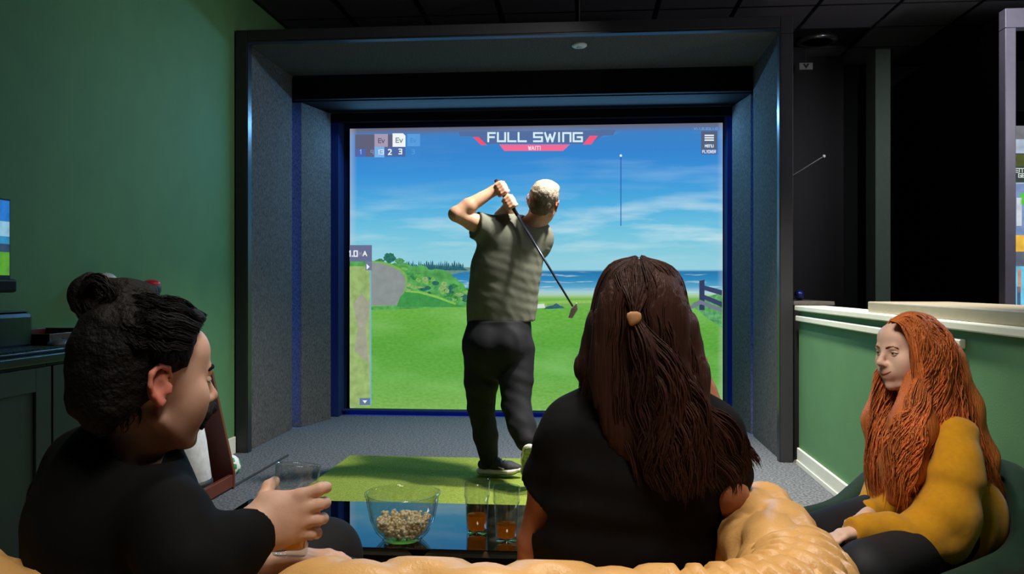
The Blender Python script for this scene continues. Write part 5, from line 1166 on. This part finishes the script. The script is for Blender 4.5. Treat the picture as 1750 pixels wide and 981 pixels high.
locks('hair_strands', [[(196, 540, 1.36), (172, 560, 1.36), (156, 620, 1.38), (152, 690, 1.41), (166, 735, 1.43)], [(215, 540, 1.33), (190, 590, 1.325), (180, 660, 1.34), (185, 715, 1.37), (195, 745, 1.39)], [(250, 530, 1.325), (225, 590, 1.315), (215, 650, 1.325), (225, 690, 1.345), (220, 720, 1.365)]], 150, M_bk, hm, mc, N_=20, jit=0.006, wave=0.007, wl=0.05, w=0.0035, seed=12, cut=0.3)
locks('hair_strands', [[(352, 538, 1.46), (300, 510, 1.41), (240, 505, 1.38), (200, 520, 1.37)], [(340, 560, 1.37), (290, 545, 1.335), (240, 545, 1.325), (200, 545, 1.34)], [(318, 600, 1.335), (280, 600, 1.32), (240, 590, 1.315), (190, 575, 1.33)]], 130, M_bk, hm, mc, N_=18, jit=0.006, wave=0.006, wl=0.05, w=0.0035, seed=13, cut=0.15)
locks('hair_strands', [[(130, 500, 1.37), (150, 474, 1.37), (185, 482, 1.36), (192, 520, 1.36), (160, 545, 1.36), (132, 530, 1.37)], [(140, 505, 1.355), (160, 485, 1.35), (180, 495, 1.35), (178, 520, 1.35), (158, 530, 1.35), (140, 520, 1.355)]], 70, M_bk, hm, A(160, 510, 1.40), N_=18, jit=0.005, wave=0.004, wl=0.05, w=0.0035, seed=14)
# black long-sleeved shirt with an open collar
T_ = Body(0.0055)
T_.cap(A(150, 842, 1.51), A(284, 896, 1.36), 0.072, 0.070, 0.05); T_.chain([A(208, 815, 1.44), A(200, 900, 1.44), A(190, 1030, 1.45)], [0.10, 0.128, 0.135], 0.06)
T_.cap(A(222, 778, 1.44), A(205, 820, 1.44), 0.073, 0.10, 0.03); T_.chain([sh, (sh + el) / 2, el], [0.070, 0.062, 0.058], 0.03); T_.chain([el, el * 0.45 + wr * 0.55, wr], [0.058, 0.057, 0.046], 0.02)
T_.chain([lsh2, (lsh2 + lel2) / 2, lel2, lel2 * 0.5 + lwr2 * 0.5], [0.072, 0.062, 0.056, 0.045], 0.03)
T_.cut(A(428, 900, 1.40), unit(wr - el), 0.12)
T_.cap(A(150, 800, 1.49), A(205, 792, 1.44), 0.072, 0.078, 0.03); T_.ell(A(255, 752, 1.42), (0.062, 0.070, 0.050), head_frame(mfw, (0.35, 0, 1)), 0.008, True); T_.ell(A(276, 775, 1.43), (0.026, 0.05, 0.035), None, 0.012, True)
T_.build('shirt', mat('black_knit', (9, 9, 10), 0.85, var=0.15, scale=40, spec=0.2), mp0, disp=lambda P: 0.007 * wob(P, 26, 41))
Q = Body(0.007)
for i_, kn in enumerate((kneeR, kneeL)):
    h0 = hips + np.array((0.02, -0.04 + 0.12 * i_, 0)); kk = kn.copy(); kk[2] = min(kk[2], 0.60); ft = np.array((kk[0] + 0.02, kk[1] + 0.02, 0.10)); Q.chain([h0, kk, ft], [0.10, 0.072, 0.055], 0.03)
Q.cap(hips + np.array((0, -0.06, 0.02)), hips + np.array((0, 0.08, 0.02)), 0.12, None, 0.04)
Q.build('trousers', mat('black_trousers', (20, 20, 23), 0.8, var=0.1), mp0, disp=lambda P: 0.006 * wob(P, 30, 44))
# his glass
ga = Vector(A(494.5, 948, 1.478)); gup = (Vector(A(509, 803, 1.497)) - ga).normalized(); gx = gup.cross(Vector((0, 1, 0))).normalized(); GM = Matrix((gx, gup.cross(gx), gup)).transposed()
pint(ga, 0.058, 'pint glass of amber beer held up in the bun-haired man\'s hand', GM, 0.98)

# ================================================================== red-haired woman in the armchair
rp0 = empty('person', tuple(ch(0, 0, 0.36))); tag(rp0, 'red-haired woman in a mustard sweater sitting in the green armchair', 'person')
rc = A(1553, 601, 2.65); rR = head_frame(DX * -0.95 + DY * -0.31 + np.array((0, 0, -0.02)), (-0.08, 0, 1)); B = Body(0.0045)
W = add_head(B, rc, rR, 1.0, smile=1.0, male=False)
f_ = np.array(CW(AF[0], AF[1], 0)) - np.array(CW(0, 0, 0)); l_ = np.array(CW(AL[0], AL[1], 0)) - np.array(CW(0, 0, 0))
nb_ = A(1572, 695, 2.68); B.cap(A(1553, 645, 2.67), nb_, 0.046, 0.052, 0.03)
pel = np.array(ch(-0.06, 0, 0.46)); chest = A(1585, 775, 2.66)
B.cap(chest, pel, 0.11, 0.12, 0.05); rsL = A(1632, 748, 2.50); rsR = A(1530, 742, 2.80); B.cap(rsL, rsR, 0.045, 0.045, 0.05)
lE, lW = A(1606, 912, 2.43), A(1470, 908, 2.36); rE, rW = A(1505, 858, 2.78), A(1478, 886, 2.50)
B.chain([rsL, lE], [0.045, 0.036], 0.02); B.chain([lE, lW], [0.036, 0.024], 0.015); B.chain([rsR, rE], [0.045, 0.036], 0.02); B.chain([rE, rW], [0.034, 0.023], 0.015)
add_hand(B, lW, A(1425, 916, 2.32) - lW, (0, 0.2, -1), DY, 0.5, 0.85); add_hand(B, rW, A(1452, 900, 2.40) - rW, (0, 0, -1), -DX, 0.4, 0.85)
kns = [np.array(ch(0.42, 0.10, 0.44)), np.array(ch(0.44, -0.12, 0.45))]
for i_, kn in enumerate(kns):
    h0 = pel + l_ * (0.09 if i_ == 0 else -0.09); ft = kn + f_ * 0.03; ft[2] = 0.08; B.chain([h0, kn, ft], [0.075, 0.05, 0.036], 0.03); B.cap(ft - np.array((0, 0, 0.045)), ft + f_ * 0.13 - np.array((0, 0, 0.055)), 0.03, 0.024, 0.02)
B.build('body', M_skin_r, rp0, color=lip_tint(rc, rR, 1.0, (0.85, 0.5, 0.5)))
eyes(rp0, W, rR, 1.0, (60, 52, 44), M_skin_r, 17, -15)
mouth(rp0, W, 1.0, 1.0)
brow(rp0, W, 1.0, mat('auburn_brow', (120, 64, 36), 0.6), -0.001, 0.0028)
T_ = Body(0.006)
T_.chain([A(1578, 742, 2.66), A(1590, 800, 2.65), A(1625, 880, 2.62), pel + np.array((0, 0, 0.03))], [0.098, 0.125, 0.148, 0.155], 0.05); T_.cap(rsL, rsR, 0.056, 0.056, 0.06)
T_.chain([rsL, A(1636, 800, 2.45), A(1622, 870, 2.42), lE], [0.056, 0.068, 0.078, 0.074], 0.03); T_.chain([lE, A(1560, 920, 2.40), A(1500, 910, 2.38), A(1462, 908, 2.355)], [0.076, 0.066, 0.048, 0.042], 0.03)
T_.chain([rsR, rE], [0.066, 0.058], 0.03); T_.chain([rE, rW * 0.7 + rE * 0.3], [0.058, 0.042], 0.03)
T_.ell(A(1570, 690, 2.67), (0.07, 0.07, 0.04), None, 0.01, True); T_.cut(A(1452, 906, 2.35), unit(lW - lE), 0.10)
def sweater(P):
    q = P - lE; r_ = np.linalg.norm(q, axis=1)
    return 0.003 * wob(P, 22, 51) + 0.0085 * np.sin(r_ * 80 + 2.4 * wob(P, 14, 52)) * np.exp(-(r_ / 0.22) ** 2) + 0.010 * np.clip(wob(P * np.array((1, 1, 0.5)), 40, 53), 0, 1)
T_.build('sweater', mat('mustard_knit', (200, 140, 26), 0.9, var=0.07, scale=60, spec=0.15, sheen=0.2, bump=0.15, bscale=500), rp0, disp=sweater)
Q = Body(0.008)
for i_, kn in enumerate(kns):
    h0 = pel + l_ * (0.09 if i_ == 0 else -0.09); ft = kn + f_ * 0.03; ft[2] = 0.10; Q.chain([h0, kn, ft], [0.095, 0.074, 0.055], 0.03)
Q.build('trousers', mat('navy_black_trousers', (22, 22, 28), 0.7, var=0.1), rp0)
# hair
M_red = mat('copper_hair', (214, 116, 58), 0.45, scale=14, var=0.3, attr='tint', spec=0.35, bump=0.7, bscale=240, stretch=(1, 1, 0.05))
Hr = Body(0.0055)
Hr.ell(W(0, -0.022, 0.036), (0.084, 0.100, 0.088), rR, 0.02); Hr.ell(W(0, -0.055, -0.03), (0.082, 0.065, 0.10), rR, 0.03)
Hr.chain([A(1600, 620, 2.66), A(1625, 700, 2.66), A(1660, 790, 2.66), A(1690, 850, 2.66)], [0.085, 0.085, 0.075, 0.03], 0.04); Hr.chain([A(1570, 650, 2.58), A(1560, 730, 2.53), A(1545, 800, 2.50), A(1530, 850, 2.50)], [0.05, 0.065, 0.06, 0.025], 0.04)
Hr.chain([A(1520, 640, 2.76), A(1505, 720, 2.72), A(1498, 800, 2.68)], [0.04, 0.05, 0.03], 0.04)
Hr.ell(W(0, 0.112, -0.035), (0.058, 0.085, 0.120), rR, 0.015, True); Hr.ell(A(1517, 622, 2.52), (0.055, 0.09, 0.080), None, 0.02, True)
hr = Hr.build('hair', M_red, rp0, disp=lambda P: 0.004 * wob(P, 60, 61), color=ONE)
locks('hair_strands', [[(1524, 552, 2.58), (1548, 548, 2.56), (1572, 590, 2.53), (1582, 640, 2.52), (1570, 690, 2.51), (1555, 760, 2.47), (1545, 850, 2.47)], [(1524, 549, 2.59), (1560, 546, 2.56), (1594, 590, 2.53), (1606, 650, 2.52), (1590, 720, 2.50), (1570, 790, 2.47), (1560, 868, 2.47)],
      [(1528, 545, 2.60), (1575, 542, 2.58), (1614, 590, 2.55), (1630, 660, 2.54), (1640, 740, 2.50), (1650, 820, 2.48), (1650, 860, 2.49)], [(1532, 543, 2.62), (1590, 544, 2.60), (1630, 600, 2.58), (1648, 680, 2.57), (1668, 760, 2.55), (1692, 830, 2.55), (1700, 868, 2.56)]], 420, M_red, hr, rc, N_=28, jit=0.010, wave=0.012, wl=0.2, w=0.0075, seed=22, cut=0.32, rootjit=0.1)
locks('hair_strands', [[(1530, 543, 2.66), (1590, 545, 2.66), (1632, 610, 2.58), (1654, 700, 2.57), (1692, 800, 2.57), (1712, 860, 2.60)], [(1534, 545, 2.70), (1580, 552, 2.72), (1618, 620, 2.56), (1640, 700, 2.55), (1676, 800, 2.56), (1700, 850, 2.60)]], 160, M_red, hr, rc, N_=24, jit=0.010, wave=0.006, wl=0.2, w=0.0075, seed=23, cut=0.2, rootjit=0.15)
locks('hair_strands', [[(1520, 552, 2.64), (1508, 600, 2.71), (1500, 660, 2.69), (1490, 730, 2.65), (1482, 800, 2.62), (1488, 860, 2.60)], [(1524, 548, 2.66), (1520, 620, 2.74), (1524, 690, 2.68), (1520, 750, 2.63), (1512, 830, 2.60), (1520, 868, 2.58)]], 190, M_red, hr, rc, N_=24, jit=0.009, wave=0.012, wl=0.19, w=0.0065, seed=24, cut=0.35, rootjit=0.15)
locks('hair_strands', [[(1568, 640, 2.53), (1552, 690, 2.50), (1530, 740, 2.48), (1520, 800, 2.46), (1528, 850, 2.46)], [(1580, 660, 2.51), (1566, 710, 2.48), (1548, 770, 2.45), (1540, 830, 2.45), (1548, 880, 2.45)], [(1590, 680, 2.50), (1580, 740, 2.46), (1562, 800, 2.44), (1560, 850, 2.44)]], 170, M_red, hr, rc, N_=24, jit=0.010, wave=0.012, wl=0.19, w=0.0065, seed=25, cut=0.4)

locks('hair_strands', [[(1520, 548, 2.585), (1540, 556, 2.555), (1554, 590, 2.535), (1561, 632, 2.53), (1560, 668, 2.525), (1548, 720, 2.50)], [(1523, 545, 2.585), (1550, 551, 2.55), (1568, 590, 2.525), (1576, 640, 2.515), (1574, 690, 2.51), (1562, 740, 2.485)]], 70, M_red, hr, rc, N_=22, jit=0.004, wave=0.003, wl=0.17, w=0.006, seed=26, cut=0.2, rootjit=0.2)
